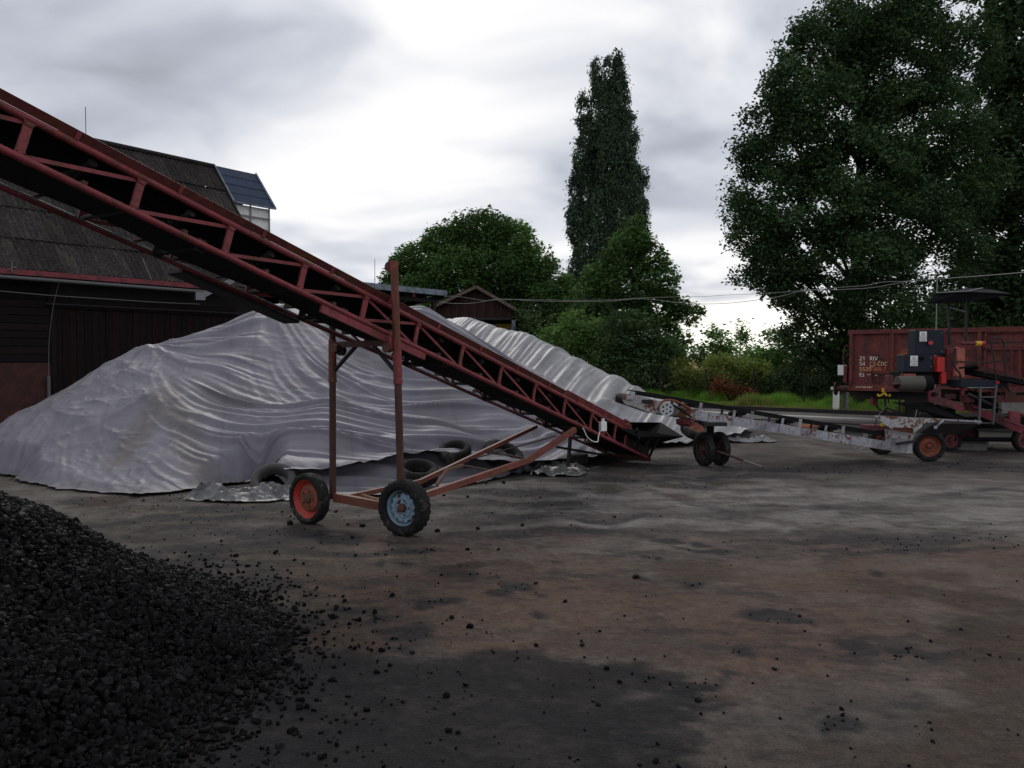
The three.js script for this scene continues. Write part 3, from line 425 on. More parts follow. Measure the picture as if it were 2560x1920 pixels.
function tarp(name, label, o) {
  const { x0, x1, d0, d1, step, H, fold, poly, colour, lift = .05, thick = 0 } = o, nx = Math.round((x1 - x0) / step) + 1, nd = Math.round((d1 - d0) / step) + 1;
  const P = new Float32Array(nx * nd * 3), Cc = new Float32Array(nx * nd * 3), U = new Float32Array(nx * nd * 2), keep = new Uint8Array(nx * nd), e = .03;
  for (let j = 0, i = 0; j < nd; j++) for (let k = 0; k < nx; k++, i++) {
    let x = x0 + k * step, d = d0 + j * step; const w = .12 * (fbm(x * 1.3, d * 1.3 + 2, 3) - .5) + .05 * (fbm(x * 5, d * 5, 2) - .5), xw = x + w * 1.5, dw = d + w * 1.8;
    const ins = inside(poly, xw, dw), ed = edgeDist(poly, xw, dw); keep[i] = ins || ed < step * 1.2 ? 1 : 0;
    if (!keep[i]) continue; if (!ins) { x += near[0] - xw; d += near[1] - dw; }
    const drop = o.drop ? mix(1, smooth(0, .5, ed + .06), smooth(o.drop[0], o.drop[1], x)) : 1; let h = H(x, d) * drop, gx = (H(x + e, d) - h) / e, gd = (H(x, d + e) - h) / e; const l = Math.hypot(gx, gd, 1), f = fold(x, d, h);
    const up = lift * (.25 + .75 * drop) * smooth(.5, 0, ed) * fbm(x * 2.2 + 5, d * 2.2, 3) + .015;
    P.set([x - gx / l * f, Math.max(h + f / l + up, .012 + .03 * vnoise(x * 6, d * 6)), -(d - gd / l * f)], i * 3); Cc.set(colour(x, d, h), i * 3); U.set([x, d * 1.2], i * 2);
  }
  const idx = []; for (let j = 0; j < nd - 1; j++) for (let k = 0; k < nx - 1; k++) { const a = j * nx + k; if (keep[a] && keep[a + 1] && keep[a + nx] && keep[a + nx + 1]) idx.push(a, a + 1, a + nx, a + 1, a + nx + 1, a + nx); }
  const map = new Int32Array(nx * nd).fill(-1); let n = 0; for (const i of idx) if (map[i] < 0) map[i] = n++;
  const p2 = new Float32Array(n * 3), c2 = new Float32Array(n * 3), u2 = new Float32Array(n * 2);
  map.forEach((m, i) => { if (m >= 0) { for (let q = 0; q < 3; q++) { p2[m * 3 + q] = P[i * 3 + q]; c2[m * 3 + q] = Cc[i * 3 + q]; } u2[m * 2] = U[i * 2]; u2[m * 2 + 1] = U[i * 2 + 1]; } });
  const g = new THREE.BufferGeometry(); g.setAttribute('position', new THREE.BufferAttribute(p2, 3)); g.setAttribute('color', new THREE.BufferAttribute(c2, 3)); g.setAttribute('uv', new THREE.BufferAttribute(u2, 2)); g.setIndex(idx.map((i) => map[i])); g.computeVertexNormals();
  const m = finish(new THREE.Mesh(g, tarpMat(o.rough ?? .53, o.tone ?? 1))); m.name = numbered(name); tag(m, label, 'tarpaulin', o.group); scene.add(m); return m;
}
const crumple = (x, d, s, seed = 0) => { const a = ridged(x * s + seed + fbm(x * s, d * s, 2) * 1.4, d * s * .8, 3); return Math.pow(a, 2.2); };
const P2 = [-7.4, 16.5], P1 = [-5.13, 17.7], QQ = [1.5, 16.3];
const ridge1 = [[-7.4, 16.5, 2.2], [-6.3, 17.0, 2.5], [-5.13, 17.7, 3.14], [-3.6, 18.1, 3.02], [-2.0, 18.3, 3.0], [.0, 17.7, 1.6], [.8, 17.2, .4]];
const spurA = [[-5.2, 14.1, .98], [-3.2, 14.0, 1.12], [-1.6, 14.3, .9]], spurB = [[-9.2, 14.7, .3], [-7.6, 13.9, .52]]; spurA.s = .5; spurB.s = .36;
const H1 = ridgeHeight([ridge1, spurA, spurB], .62, .14, 9);
const wrap = (a) => { while (a > Math.PI) a -= 2 * Math.PI; while (a < -Math.PI) a += 2 * Math.PI; return a; };
function fold1(x, d, h) {
  const ax = x - P2[0], ad = d - P2[1], bx = x - QQ[0], bd = d - QQ[1], da = Math.hypot(ax, ad), db = Math.hypot(bx, bd), low = smooth(.02, .3, h), right = smooth(-7.3, -5.2, x + .45 * (d - 15.2)), wob = fbm(x * .35 + 3, d * .4, 2) - .5;
  const hung = (px, pd, sh) => {                                       // long folds hung between a high point and the foot at the right
    const ex = x - px, ed = d - pd, de = Math.hypot(ex, ed), phi = wrap(Math.atan2(ed, ex) - Math.atan2(bd, bx)) + wob * .12, psi = Math.log((de + .2) / (db + .2)), grad = Math.hypot(px - QQ[0], pd - QQ[1]) / (de * db + .15); let f = 0;
    for (const [n, am, se] of [[9, .2, 1], [19, .3, 2], [41, .42, 3], [83, .8, 4], [160, .9, 5], [310, .9, 6]]) {
      const sp = 6.283 / (n * grad), win = smooth(.105, .165, sp) * (1 - smooth(.45, 1.0, sp)); if (win <= 0) continue;
      const ph = phi * n / 6.283 + 1.1 * vnoise(phi * n * .11 + se * 9 + sh, .5) + .12 * Math.sin(psi * 2 + se) + .8 * vnoise(psi * 1.7 + se * 3, phi * n * .05 + sh), id = Math.floor(ph), u = ph - id, g = smooth(.25, .7, vnoise(id * 1.37 + se * 31 + sh, psi * .9 + id * .7)), cr = .3 + .4 * lat(id, se + sh);
      const s = u < cr ? u / cr : (1 - u) / (1 - cr); f += Math.min(.1, sp * am * .58) * (s * s * (3 - 2 * s)) * win * (sp < .3 ? .22 + .78 * g : .05 + .95 * g) * (.25 + 1.1 * lat(id + 7, se * 5 + sh)) * mix(.06, 1, right);
    }
    return f;
  };
  const w1 = smooth(4.6, 2.4, Math.hypot(x - P1[0], d - P1[1])) * smooth(-5.7, -4.5, x + .3 * (d - 16));
  let f = (w1 < 1 ? (1 - w1) * hung(P2[0], P2[1], 0) : 0) + (w1 > 0 ? w1 * hung(P1[0], P1[1] + .15, 50) : 0);
  { const th = Math.atan2(ad, ax), nr = smooth(2.6, .5, da) * smooth(.03, .35, da), ph = th * 2.6 + .8 * vnoise(th * 2, 7), u = ph - Math.floor(ph), s = 1 - Math.abs(2 * u - 1); f += .055 * nr * Math.pow(s, 1.6) * (.25 + lat(Math.floor(ph) + 40, 3)); }
  const a = x * .8 - d * .6, b = x * .6 + d * .8, left = 1 - right;    // soft diagonal creases on the broad left face
  f += left * (.085 * Math.pow(ridged(a * .9 + .8 * fbm(b, a, 2), b * .36 + 3, 2), 3.5) + .07 * Math.pow(ridged(b * .8 + 8 + .5 * fbm(a, b, 2), a * .25, 2), 4) + .05 * Math.pow(ridged(a * 1.7 + 3 + fbm(b * 1.5, a, 2), b * 1.1 + 5, 3), 4) + .03 * Math.pow(ridged(x * 2.6, d * 2.2 + 5 + x, 3), 4));
  const face = Math.exp(-(((x + 4.6) / 1.1) ** 2) - (((d - 15.9) / .9) ** 2)); f = f * (1 - .75 * face) + face * .016 * Math.pow(ridged(x * 1.6 + d * .6, d * 3.2, 3), 2.5);
  f += .10 * (fbm(x * .4 + 8, d * .5, 2) - .5);
  return f * mix(.8, 1, low) - .03;
}
function onHeap(H, px, py, up = 0) { const r = ray(px, py); for (let s = 9; s < 40; s += .02) { const p = r.clone().multiplyScalar(s / -r.z).add(V(0, EYE, 0)); if (p.y < H(p.x, -p.z) + up) return [p.x, -p.z]; } return [0, 40]; }
const hp = (px, py) => onHeap(H1, px, py, .03);
const dirt1 = [pt(500, 960, 1.6), pt(430, 1040, .9), pt(300, 1165, .25)];
const segDist = (l, x, d) => { let m = 9; for (let i = 0; i + 1 < l.length; i++) { const [a, b] = [l[i], l[i + 1]], ux = b[0] - a[0], ud = b[1] - a[1], t = clamp(((x - a[0]) * ux + (d - a[1]) * ud) / (ux * ux + ud * ud)); m = Math.min(m, Math.hypot(x - a[0] - t * ux, d - a[1] - t * ud)); } return m; };
function tarpColour(x, d, h) {
  const n = fbm(x * 1.2, d * 1.2, 4), k = .86 + .28 * fbm(x * 6, d * 6, 3); let c = mix3([.112, .107, .136], [.162, .156, .182], n).map((q) => q * k);
  const seam = Math.abs(((x * .96 + d * .28 + 40.3) % 2.02) - 1.01); c = c.map((q) => q * (1 - .13 * smooth(.028, .018, seam))); const dust = smooth(.52, .68, fbm(x * .8 + 30, d * 1.1, 4)); c = mix3(c, [.12, .11, .1], dust * .35);
  c = mix3(c, [.085, .075, .066], smooth(.35, .05, segDist(dirt1, x, d) + (n - .5) * .4) * .6);
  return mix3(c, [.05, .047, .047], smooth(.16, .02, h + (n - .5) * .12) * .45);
}
const front1 = [[-15, 22], [-13.3, 17.2], [-11.3, 15.2], pt(20, 1195), pt(90, 1215), pt(150, 1225), pt(250, 1236), pt(350, 1241), pt(430, 1234), pt(500, 1225), pt(560, 1215), pt(600, 1208, .03), pt(650, 1197, .05), hp(720, 1184), hp(785, 1184), hp(850, 1180), hp(920, 1163), hp(985, 1147), hp(1060, 1142), hp(1130, 1152), hp(1210, 1165), hp(1290, 1172), hp(1340, 1166), hp(1400, 1156), hp(1460, 1146), [2.4, 15.7], [2.5, 16.6], [2.4, 18.5], [1.6, 20], [-2, 21.5], [-6, 22.5], [-11, 22]];
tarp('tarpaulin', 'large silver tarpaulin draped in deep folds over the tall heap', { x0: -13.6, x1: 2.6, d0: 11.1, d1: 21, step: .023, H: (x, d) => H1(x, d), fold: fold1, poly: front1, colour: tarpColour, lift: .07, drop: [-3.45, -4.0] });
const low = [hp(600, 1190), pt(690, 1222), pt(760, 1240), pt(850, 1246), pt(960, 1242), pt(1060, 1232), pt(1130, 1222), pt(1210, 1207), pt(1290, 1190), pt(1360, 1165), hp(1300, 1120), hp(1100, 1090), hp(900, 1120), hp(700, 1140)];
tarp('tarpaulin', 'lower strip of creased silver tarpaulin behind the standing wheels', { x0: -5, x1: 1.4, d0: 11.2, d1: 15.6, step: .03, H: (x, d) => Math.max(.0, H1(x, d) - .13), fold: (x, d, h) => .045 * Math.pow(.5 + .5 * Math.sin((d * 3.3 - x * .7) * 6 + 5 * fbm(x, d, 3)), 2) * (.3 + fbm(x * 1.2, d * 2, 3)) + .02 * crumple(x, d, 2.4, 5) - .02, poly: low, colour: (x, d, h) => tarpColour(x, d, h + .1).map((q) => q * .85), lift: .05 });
const ridge2 = [[-5, 24.6, 2.95], [-1.4, 24, 3.1], [.3, 22.95, 2.62], [1.34, 22.2, 1.98], [2.4, 21.5, 1.46], [3.8, 20.6, .86], [4.8, 20, .48], [6.2, 19.2, .08]];
const H2 = ridgeHeight([ridge2], .56, .15);
const heap2 = [[-7, 27], [-7, 20], [-1, 18.2], pt(1440, 1148), pt(1560, 1132), pt(1640, 1122), pt(1700, 1118), pt(1770, 1108), pt(1830, 1106), pt(1905, 1100), pt(1880, 1090), pt(1840, 1078), pt(1790, 1060), [6.2, 22], [2, 25.5], [-2, 27]];
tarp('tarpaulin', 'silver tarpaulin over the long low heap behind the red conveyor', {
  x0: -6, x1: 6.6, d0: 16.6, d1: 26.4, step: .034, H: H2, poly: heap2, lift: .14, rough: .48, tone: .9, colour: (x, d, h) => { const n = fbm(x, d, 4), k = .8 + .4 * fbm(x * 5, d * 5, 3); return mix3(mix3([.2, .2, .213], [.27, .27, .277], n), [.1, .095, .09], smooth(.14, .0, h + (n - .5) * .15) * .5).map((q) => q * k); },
  fold: (x, d, h) => {
    const s = (x + 1.4) * .84 - (d - 24) * .54, v = (x + 1.4) * .54 + (d - 24) * .84; let f = 0;
    for (const [n, am, se] of [[1.3, .05, 1], [2.9, .045, 2], [6.2, .028, 3], [9.5, .016, 4]]) { const ph = (s + .1 * v + .25 * fbm(s * .5 + se, v * .4, 2)) * n + .9 * vnoise(s * n * .3 + se * 7, 1), id = Math.floor(ph), u = ph - id, cr = .3 + .4 * lat(id, se + 20), q = u < cr ? u / cr : (1 - u) / (1 - cr); f += am * q * q * (3 - 2 * q) * (.15 + .85 * smooth(.25, .7, vnoise(id * 1.7 + se * 13, v * .7))); }
    f += .06 * Math.exp(-(((h - .82 - .12 * (fbm(s, v, 2) - .5)) / .08) ** 2)) * smooth(.5, 2.5, x) + .05 * smooth(4.2, 5.4, x) * crumple(x, d, 2.6, 2); return f - .03;
  },
});
{ // the coal under both sheets
  const body = (name, label, H, x0, x1, d0, d1, poly) => { const s = .09, nx = Math.round((x1 - x0) / s), nd = Math.round((d1 - d0) / s), g = new THREE.PlaneGeometry(x1 - x0, d1 - d0, nx, nd); g.rotateX(-Math.PI / 2); const p = g.attributes.position, cx = (x0 + x1) / 2, cd = (d0 + d1) / 2;
    for (let i = 0; i < p.count; i++) { const x = p.getX(i) + cx, d = cd - p.getZ(i), h = H(x, d); const out = (H === H1 && x > -.5) || poly && (!inside(poly, x, d) || edgeDist(poly, x, d) < (x < -3.7 && H === H1 ? 1.1 : .22)); p.setY(i, out ? -.4 : h - .16 - .06 * vnoise(x * 9, d * 9) - .3 * smooth(.5, .1, h)); } g.computeVertexNormals(); const m = finish(new THREE.Mesh(g, COAL[2])); m.name = name; m.position.copy(V(cx, 0, cd)); scene.add(tag(m, label, 'coal heap')); };
  body('covered_coal_heap', 'tall coal heap showing black below the edge of the large tarpaulin', H1, -13.4, 2, 11.4, 21.5, front1); body('covered_coal_heap_001', 'long low coal heap hidden under the far tarpaulin', H2, -6, 6.4, 17, 26, heap2);
}
function crumpled(label, px, py, w, dd, hgt, seed, tone = 1, rough = .58) {
  const c = gp(px, py), g = new THREE.PlaneGeometry(w, dd, Math.round(w / .02), Math.round(dd / .02)); g.rotateX(-Math.PI / 2); const p = g.attributes.position, col = new Float32Array(p.count * 3);
  for (let i = 0; i < p.count; i++) { const x = p.getX(i), z = p.getZ(i), q = Math.hypot(x / w * 2, z / dd * 2), r = q + .5 * (fbm(x * 4 + seed, z * 4, 3) - .5), m = smooth(1.1, .7, r), a = fbm(x * 3 + seed, z * 3, 2) * 3; const k = ridged(x * 3.4 + seed + a * .5, z * 4.2 + seed + .6 * a, 3); p.setXYZ(i, x * (1 - .12 * k) + .07 * (fbm(x * 5 + seed, z * 5, 2) - .5), .012 + m * hgt * (.03 + .75 * Math.pow(k, 2.2)) * (.4 + .9 * fbm(x * 2 + seed, z * 2, 2)) + .02 * vnoise(x * 8, z * 8 + seed), z * (1 - .12 * k) + .08 * (fbm(x * 5, z * 5 + seed + 4, 2) - .5)); const t = (.06 + .1 * fbm(x * 5 + seed, z * 5, 3)) * tone; col.set([t, t, t * 1.03], i * 3); }
  const idx = [], id = g.index; for (let i = 0; i < id.count; i += 3) { const a = id.getX(i), x = p.getX(a), z = p.getZ(a); if (Math.hypot(x / w * 2, z / dd * 2) + .7 * (fbm(x * 3 + seed * 2, z * 3, 3) - .5) < .98) idx.push(a, id.getX(i + 1), id.getX(i + 2)); }
  g.setIndex(idx); g.setAttribute('color', new THREE.BufferAttribute(col, 3)); g.computeVertexNormals(); const m = finish(new THREE.Mesh(g, tarpMat(rough))); m.name = numbered('crumpled_tarpaulin'); m.position.copy(c); tag(m, label, 'tarpaulin'); scene.add(m);
}
crumpled('crumpled end of silver tarpaulin lying left of the orange-rimmed wheel', 610, 1243, 1.7, 1.0, .24, 3, .95, .45);
crumpled('crumpled scrap of silver tarpaulin on the ground below the lying car tyre', 1375, 1180, 1.5, 1.3, .24, 9, 1.0, .45);
crumpled('crumpled tail of silver tarpaulin lying behind the twin wheels', 1835, 1098, 1.9, 1.9, .3, 14, 1.6, .42);

// ------------------------------------------------------------------ loose tyres
function looseTyre(label, p, R, w, rimR, axis, o = {}) {
  const t = finish(new THREE.Mesh(tyreGeo(R, w, rimR, { lugs: 36, depth: .008, ...o }), o.mat || M.tread)); t.name = numbered('tyre');
  t.quaternion.setFromUnitVectors(new THREE.Vector3(0, 0, 1), axis.clone().normalize()); t.position.copy(p);
  if (o.rim) { const r = finish(new THREE.Mesh(lathe([[rimR + .004, w * .3], [rimR - .02, w * .24], [rimR - .03, 0], [rimR * .5, -.02], [rimR * .3, .02], [rimR * .28, -.03], [0, -.03]]), o.rim)); r.name = 'rim'; t.add(r); }
  scene.add(tag(t, label, 'tyre', 'old tyres weighing down the tarpaulins')); return t;
}
looseTyre('small black tyre lying tilted high on the silver tarpaulin', at(1137, 1130, 13.1), .275, .19, .16, V(-.08, .92, -.38));
looseTyre('wide black tyre lying behind the wheel with the blue rim', at(1044, 1182, 12.2), .32, .22, .2, V(.1, .95, -.28));
looseTyre('grey tyre tucked under the tarpaulin edge behind the orange-rimmed wheel', at(684, 1204, 11.75), .33, .19, .215, V(.1, .8, -.58), { mat: flat([.05, .048, .05], .85) });
looseTyre('large worn tyre leaning on the tarpaulin behind the red strut', at(1258, 1138, 13.7), .36, .22, .2, V(.36, .86, -.36));
looseTyre('car tyre lying flat on the ground under the conveyor', at(1426, 1144, 14.7), .33, .2, .2, V(.02, 1, -.03), { lugs: 60, depth: .004 });
looseTyre('tyre with an orange rusty rim lying on the far tarpaulin', at(1738, 1073, 17.9), .33, .19, .19, V(.15, .82, -.5), { rim: M.orangeRim });
looseTyre('heavily lugged tyre at the left edge of the tarpaulin', at(-6, 1130, 14.6), .46, .3, .26, V(.62, .5, .4), { lugs: 22, depth: .03 });
// ------------------------------------------------------------------ the tall red belt conveyor
rnd = mulberry(33);
const CO = V(1.75, .561, 13.754), CU = V(.5343, -.2902, .7940), CV = V(.162, .957, .2407), CR = V(.8296, 0, -.5583), HH = .295, SP = .9058, CW = .8;
const cv = (t, w, q) => CO.clone().addScaledVector(CU, t).addScaledVector(CR, w).addScaledVector(CV, q);
{
  const t = thing('belt_conveyor', 'long red inclined belt conveyor on two wheels rising to the upper left', 'belt conveyor', V(-1.8, 0, 9.3));
  const T0 = -12.6, T1 = 1.55;
  for (const w of [0, -CW]) { const m = M.red; mb().tube(cv(T0, w, HH), cv(.95, w, HH), .03, 12).build('top_chord', m, t); mb().tube(cv(T0, w ? -.75 : 0, w ? -.035 : 0), cv(T1, w ? -.75 : 0, -.015), w ? .024 : .03, 12).build('bottom_chord', M.red, t); }
  mb().tube(cv(T0, -.735, -.012), cv(.4, -.735, -.012), .012, 6).build('rail_top_edge', M.galv, t);  // added pale tube standing in for the bright top edge of the far rail
  for (let i = -1; i <= 13; i++) {
    const s = i === 13 ? .45 : (i - 12) * SP;
    for (const w of [0, -CW]) mb().bar(cv(s, w, .0), cv(s + (i > 11 ? 0 : .0), w, HH), .022, i > 5 ? .05 : .066, CU).build('upright', M.red, t);
    mb().tube(cv(s, -.02, .02), cv(s, -CW + .02, .02), .022, 8).build('cross_member', M.darkSteel, t);
    if (i < 12) {
      for (const w of [0, -CW]) {
        if (i <= 5) mb().bar(cv(s + .04, w - .012, .02), cv(s + SP - .03, w - .012, HH - .035), .012, .032, CV).build('diagonal', M.red, t);
        if (i >= 5) mb().bar(cv(s + .04, w - .024, HH - .03), cv(s + SP - .03, w - .024, .02), .012, .03, CV).build('diagonal', M.red, t);
      }
      const c = s + SP * .55, r = mb(); r.tube(cv(c, -.25, .145), cv(c, -.55, .145), .045, 12); r.tube(cv(c + .03, -.23, .145), cv(c + .03, -.05, .24), .04, 12); r.tube(cv(c + .03, -.57, .145), cv(c + .03, -.75, .24), .04, 12); r.build('idler_rollers', M.rubber, t);
      mb().bar(cv(c, -.01, .04), cv(c, -CW + .01, .04), .04, .04, CV).bar(cv(c, -.24, .04), cv(c, -.24, .12), .02, .05, CU).bar(cv(c, -.56, .04), cv(c, -.56, .12), .02, .05, CU).build('idler_frame', M.brownPost, t);
      if (i % 2 === 0) { mb().tube(cv(c + .2, -.04, -.012), cv(c + .2, -.72, -.02), .026, 10).build('return_roller', M.rubber, t); for (const w of [-.06, -.72]) mb().bar(cv(c + .2, w, .06), cv(c + .2, w, -.055), .02, .09, CU).build('roller_bracket', M.darkSteel, t); }
    }
  }
  const strip = (pts, t0, t1, th, name, mat) => { const b = mb(); for (let i = 0; i + 1 < pts.length; i++) { const [w0, q0] = pts[i], [w1, q1] = pts[i + 1]; b.slab(cv(t0, w0, q0), cv(t1, w0, q0), cv(t1, w1, q1), cv(t0, w1, q1), th); } return b.build(name, mat, t); };
  strip([[-.05, .31], [-.24, .205], [-.56, .205], [-.75, .31]], T0, .6, .014, 'carrying_belt', M.belt);
  { const b = mb(), sag = (s) => .022 - .04 * Math.sin(((s - T0) / (2 * SP) % 1) * Math.PI) ** 2; for (let s = T0; s < 1.1; s += .3) b.slab(cv(s, -.05, sag(s)), cv(s + .3, -.05, sag(s + .3)), cv(s + .3, -.55, sag(s + .3)), cv(s, -.55, sag(s)), .012); b.build('return_belt', M.belt, t); }
  { const gs = mb(), bo = mb(); for (let i = -1; i <= 12; i++) { const s = (i - 12) * SP; for (const [q, k] of [[.03, 1], [HH - .03, -1]]) { gs.slab(cv(s - .045, .014, q - .014 * k), cv(s + .05, .014, q - .014 * k), cv(s + .03, .014, q + .022 * k), cv(s - .03, .014, q + .022 * k), .006); for (const o of [-.025, .03]) bo.tube(cv(s + o, .014, q + .004 * k), cv(s + o, .024, q + .004 * k), .006, 6); } } gs.build('gusset_plates', M.red, t); bo.build('bolts', M.brownPost, t); }
  for (const w of [.012, -CW - .012]) { const o = w > 0 ? .035 : -.035; strip([[w, HH + .028], [w + o, HH + .092]], T0, -1.9, .008, 'skirt_board', M.skirt); strip([[w, HH + .028], [w + o, HH + .115]], -1.88, .55, .008, 'skirt_board', M.red); }
  for (let s = -12; s < .4; s += SP) mb().bar(cv(s - .35, .025, HH + .02), cv(s - .35, .05, HH + .088), .012, .035, CU).build('skirt_bracket', M.red, t);
  mb().tube(cv(T0, -.1, .12), cv(T0, -.7, .12), .14, 20).build('head_drum', M.rubber, t); mb().tube(cv(.9, -.1, .12), cv(.9, -.7, .12), .12, 20).build('tail_drum', M.darkSteel, t);
  // the boot and its feed hopper
  mb().slab(cv(.55, -.01, 0), cv(1.5, -.01, -.02), cv(1.45, -.01, .2), cv(.55, -.01, HH), .012).build('boot_plate', M.darkSteel, t); mb().slab(cv(.55, -CW, 0), cv(1.5, -CW, -.02), cv(1.45, -CW, .2), cv(.55, -CW, HH), .012).build('boot_plate', M.darkSteel, t);
  mb().slab(cv(1.5, 0, -.03), cv(1.5, -CW, -.03), cv(1.52, -CW, .42), cv(1.52, 0, .42), .012).build('boot_end_plate', M.brownPost, t);
  const A = at(1598, 1093, 14.05), Bq = at(1708, 1092, 15.1), C = at(1650, 1056, 15.9), D = at(1568, 1055, 14.9), a = cv(.1, -.02, .26), b = cv(1.35, -.02, .16), c = cv(1.35, -.78, .16), e = cv(.1, -.78, .26);
  const h = mb(); h.slab(a, b, Bq, A, .012); h.slab(b, c, C, Bq, .012); h.slab(c, e, D, C, .012); h.slab(e, a, A, D, .012); h.build('feed_hopper', M.black, t);
  mb().slab(at(1550, 1062, 14.0), at(1576, 1064, 14.05), at(1575, 1054, 14.05), at(1562, 1047, 14.0), .02).build('hopper_lip', M.red, t);
  for (const [p, q] of [[cv(.95, .01, .0), A], [cv(1.1, .01, -.01), at(1648, 1062, 14.4)], [cv(1.5, .01, -.02), at(1647, 1093, 14.6)], [cv(.95, .012, 0), at(1592, 1072, 14.05)], [cv(1.5, -.7, -.02), at(1678, 1095, 15.2)]]) mb().bar(p, q, .03, .04).build('hopper_brace', M.darkSteel, t);
  mb().bar(cv(1.58, .02, -.03), cv(1.58, -CW - .02, -.03), .05, .06, CV).build('ground_beam', M.brownPost, t);
  mb().bar(cv(-.1, -CW, -.02), cv(-.1, -CW, -.3).setY(.02), .05, .05, CU).build('support_foot', M.darkSteel, t); mb().bar(cv(-.6, -CW + .05, -.28), cv(1.3, -CW + .05, -.06), .03, .04, CV).build('lower_rail', M.darkSteel, t);
  // box, cable, plates along the near side
  const jb = at(1507, 1066, 13.35); mb().rbox(.125, .16, .07, jb, .008, .6).build('junction_box', M.white, t); mb().rbox(.1, .1, .03, jb.clone().add(V(0, -.14, .05)), .006, .6).build('box_plate', M.red, t); mb().tube(jb.clone().add(V(0, .08, 0)), jb.clone().add(V(0, .13, 0)), .03).build('box_gland', M.white, t);
  mb().path([at(1404, 1044, 12.5), at(1432, 1056, 12.7), at(1455, 1068, 12.8), at(1468, 1092, 12.9), at(1482, 1103, 13), at(1494, 1104, 13.1), at(1496, 1092, 13.2), at(1500, 1078, 13.3)], .009, 6).build('power_cable', M.white, t);
  mb().bar(cv(-6.95, .03, -.085), cv(-5.25, .03, -.085), .03, .075, CV).build('lift_plate', M.red, t); mb().bar(cv(-8.1, -CW, -.09), cv(-6.6, -CW, -.09), .25, .03, CV).build('belt_guard', M.darkSteel, t);
  // the two telescopic legs, cross beam and braces
  const LB = at(832, 1247, 9.62), LT = at(831, 742, 9.62), RB = at(1003, 1200, 8.98), RT = at(985, 652, 8.98), on = (A2, B2, py) => { const pa = A2.y, y = EYE + (893 - py) / LENS * -A2.z; return A2.clone().lerp(B2, (y - pa) / (B2.y - pa)); };
  mb().tube(LB, on(LB, LT, 953), .04, 14).build('leg', M.brownPost, t); mb().tube(on(LB, LT, 953), on(LB, LT, 850), .048, 14).tube(on(LB, LT, 955), on(LB, LT, 950), .054, 14).build('leg_sleeve', M.redPost, t); mb().tube(on(LB, LT, 850), LT, .038, 14).build('leg_top', M.brownPost, t);
  mb().tube(RB.clone().setY(.35), on(RB, RT, 957), .042, 14).build('leg', M.brownPost, t); mb().tube(on(RB, RT, 957), on(RB, RT, 852), .05, 14).tube(on(RB, RT, 959), on(RB, RT, 953), .056, 14).build('leg_sleeve', M.red, t); mb().tube(on(RB, RT, 852), RT, .044, 14).build('leg_top', M.redPost, t);
  const disc = (p, r, w, n, mat, name) => mb().add(lathe([[r, w], [r * .8, w * .6], [r * .8, -w * .6], [r, -w], [0, -w]], 24), new THREE.Matrix4().compose(p, new THREE.Quaternion().setFromUnitVectors(new THREE.Vector3(0, 0, 1), n), new THREE.Vector3(1, 1, 1))).add(lathe([[0, w], [r, w]], 24), new THREE.Matrix4().compose(p, new THREE.Quaternion().setFromUnitVectors(new THREE.Vector3(0, 0, 1), n), new THREE.Vector3(1, 1, 1))).build(name, mat, t);
  const face = V(-.55, 0, -.83); disc(at(976, 667, 9.0), .062, .02, V(-.2, 0, -1).normalize(), M.skirt, 'pulley'); disc(at(832, 748, 9.5), .055, .03, face.normalize(), M.hub, 'pulley'); disc(at(838, 870, 9.5), .055, .03, face, M.hub, 'pulley'); disc(at(969, 869, 8.95), .058, .03, face, M.hub, 'pulley'); disc(at(853, 877, 9.55), .06, .03, face, M.darkSteel, 'pulley');
  mb().bar(at(975, 862, 8.93), at(975, 838, 8.93), .02, .03, CU).build('pulley_hanger', M.red, t);
  const cb = [at(838, 862, 9.6), at(990, 857, 9.0)]; mb().bar(cb[0], cb[1], .06, .07).build('cross_beam', M.brownPost, t);
  mb().tube(at(838, 925, 9.6), at(893, 862, 9.4), .026).build('knee_brace', M.darkSteel, t); mb().tube(at(990, 930, 9.05), at(932, 862, 9.25), .026).build('knee_brace', M.darkSteel, t);
  mb().bar(at(838, 1243, 9.56), at(952, 1264, 9.1), .07, .1).build('axle_beam', M.rustBar, t);
  const pA = V(-2.1, 0, 9.7), pB = V(-1.2, 0, 8.95), nS = CR, S = (px, py, p) => hit(px, py, p, nS);
  const a0 = S(868, 1243, pA), a1 = S(1050, 1204, pA), a2 = S(1341, 1066, pA), b0 = S(1030, 1249, pB), b1 = S(1322, 1150, pB), b2 = S(1437, 1074, pB);
  mb().bar(a0, a1, .05, .06).bar(a1, a2, .05, .06).build('drawbar', M.rustBar, t); mb().bar(b0, b1, .06, .075).bar(b1, b2, .06, .075).build('drawbar', M.rustBar, t);
  mb().bar(at(1092, 1212, 9.6), at(1117, 1176, 10), .03, .035).bar(at(1117, 1176, 10), at(1157, 1163, 10.5), .03, .035).build('drawbar_link', woodMat([.16, .1, .08], 60), t);
  mb().tube(S(1155, 1163, pA), S(1245, 1180, pB), .012).tube(S(1228, 1128, pA), S(1330, 1150, pB), .012).tube(S(1170, 1150, pA), S(1390, 1090, pB), .01).build('tie_rod', M.brownPost, t);
  mb().bar(at(905, 1238, 9.4), at(950, 1252, 9.15), .05, .03).build('axle_brace', woodMat([.2, .12, .07], 61), t);
  // wheels, turned so that the conveyor can be swung about its foot
  const w1 = wheelGroup(t, at(773, 1247, 9.6).setY(.3), V(-.59, 0, -.81), .305, .15, .232, { rimMat: M.redRim, hubMat: M.hub, tyreMat: M.tread, lugs: 60, depth: .004, rimProfile: [[.24, .058], [.235, .05], [.215, .044], [.195, -.01], [.15, -.025], [.14, .005], [.1, .008], [.085, -.01], [0, -.01]] });
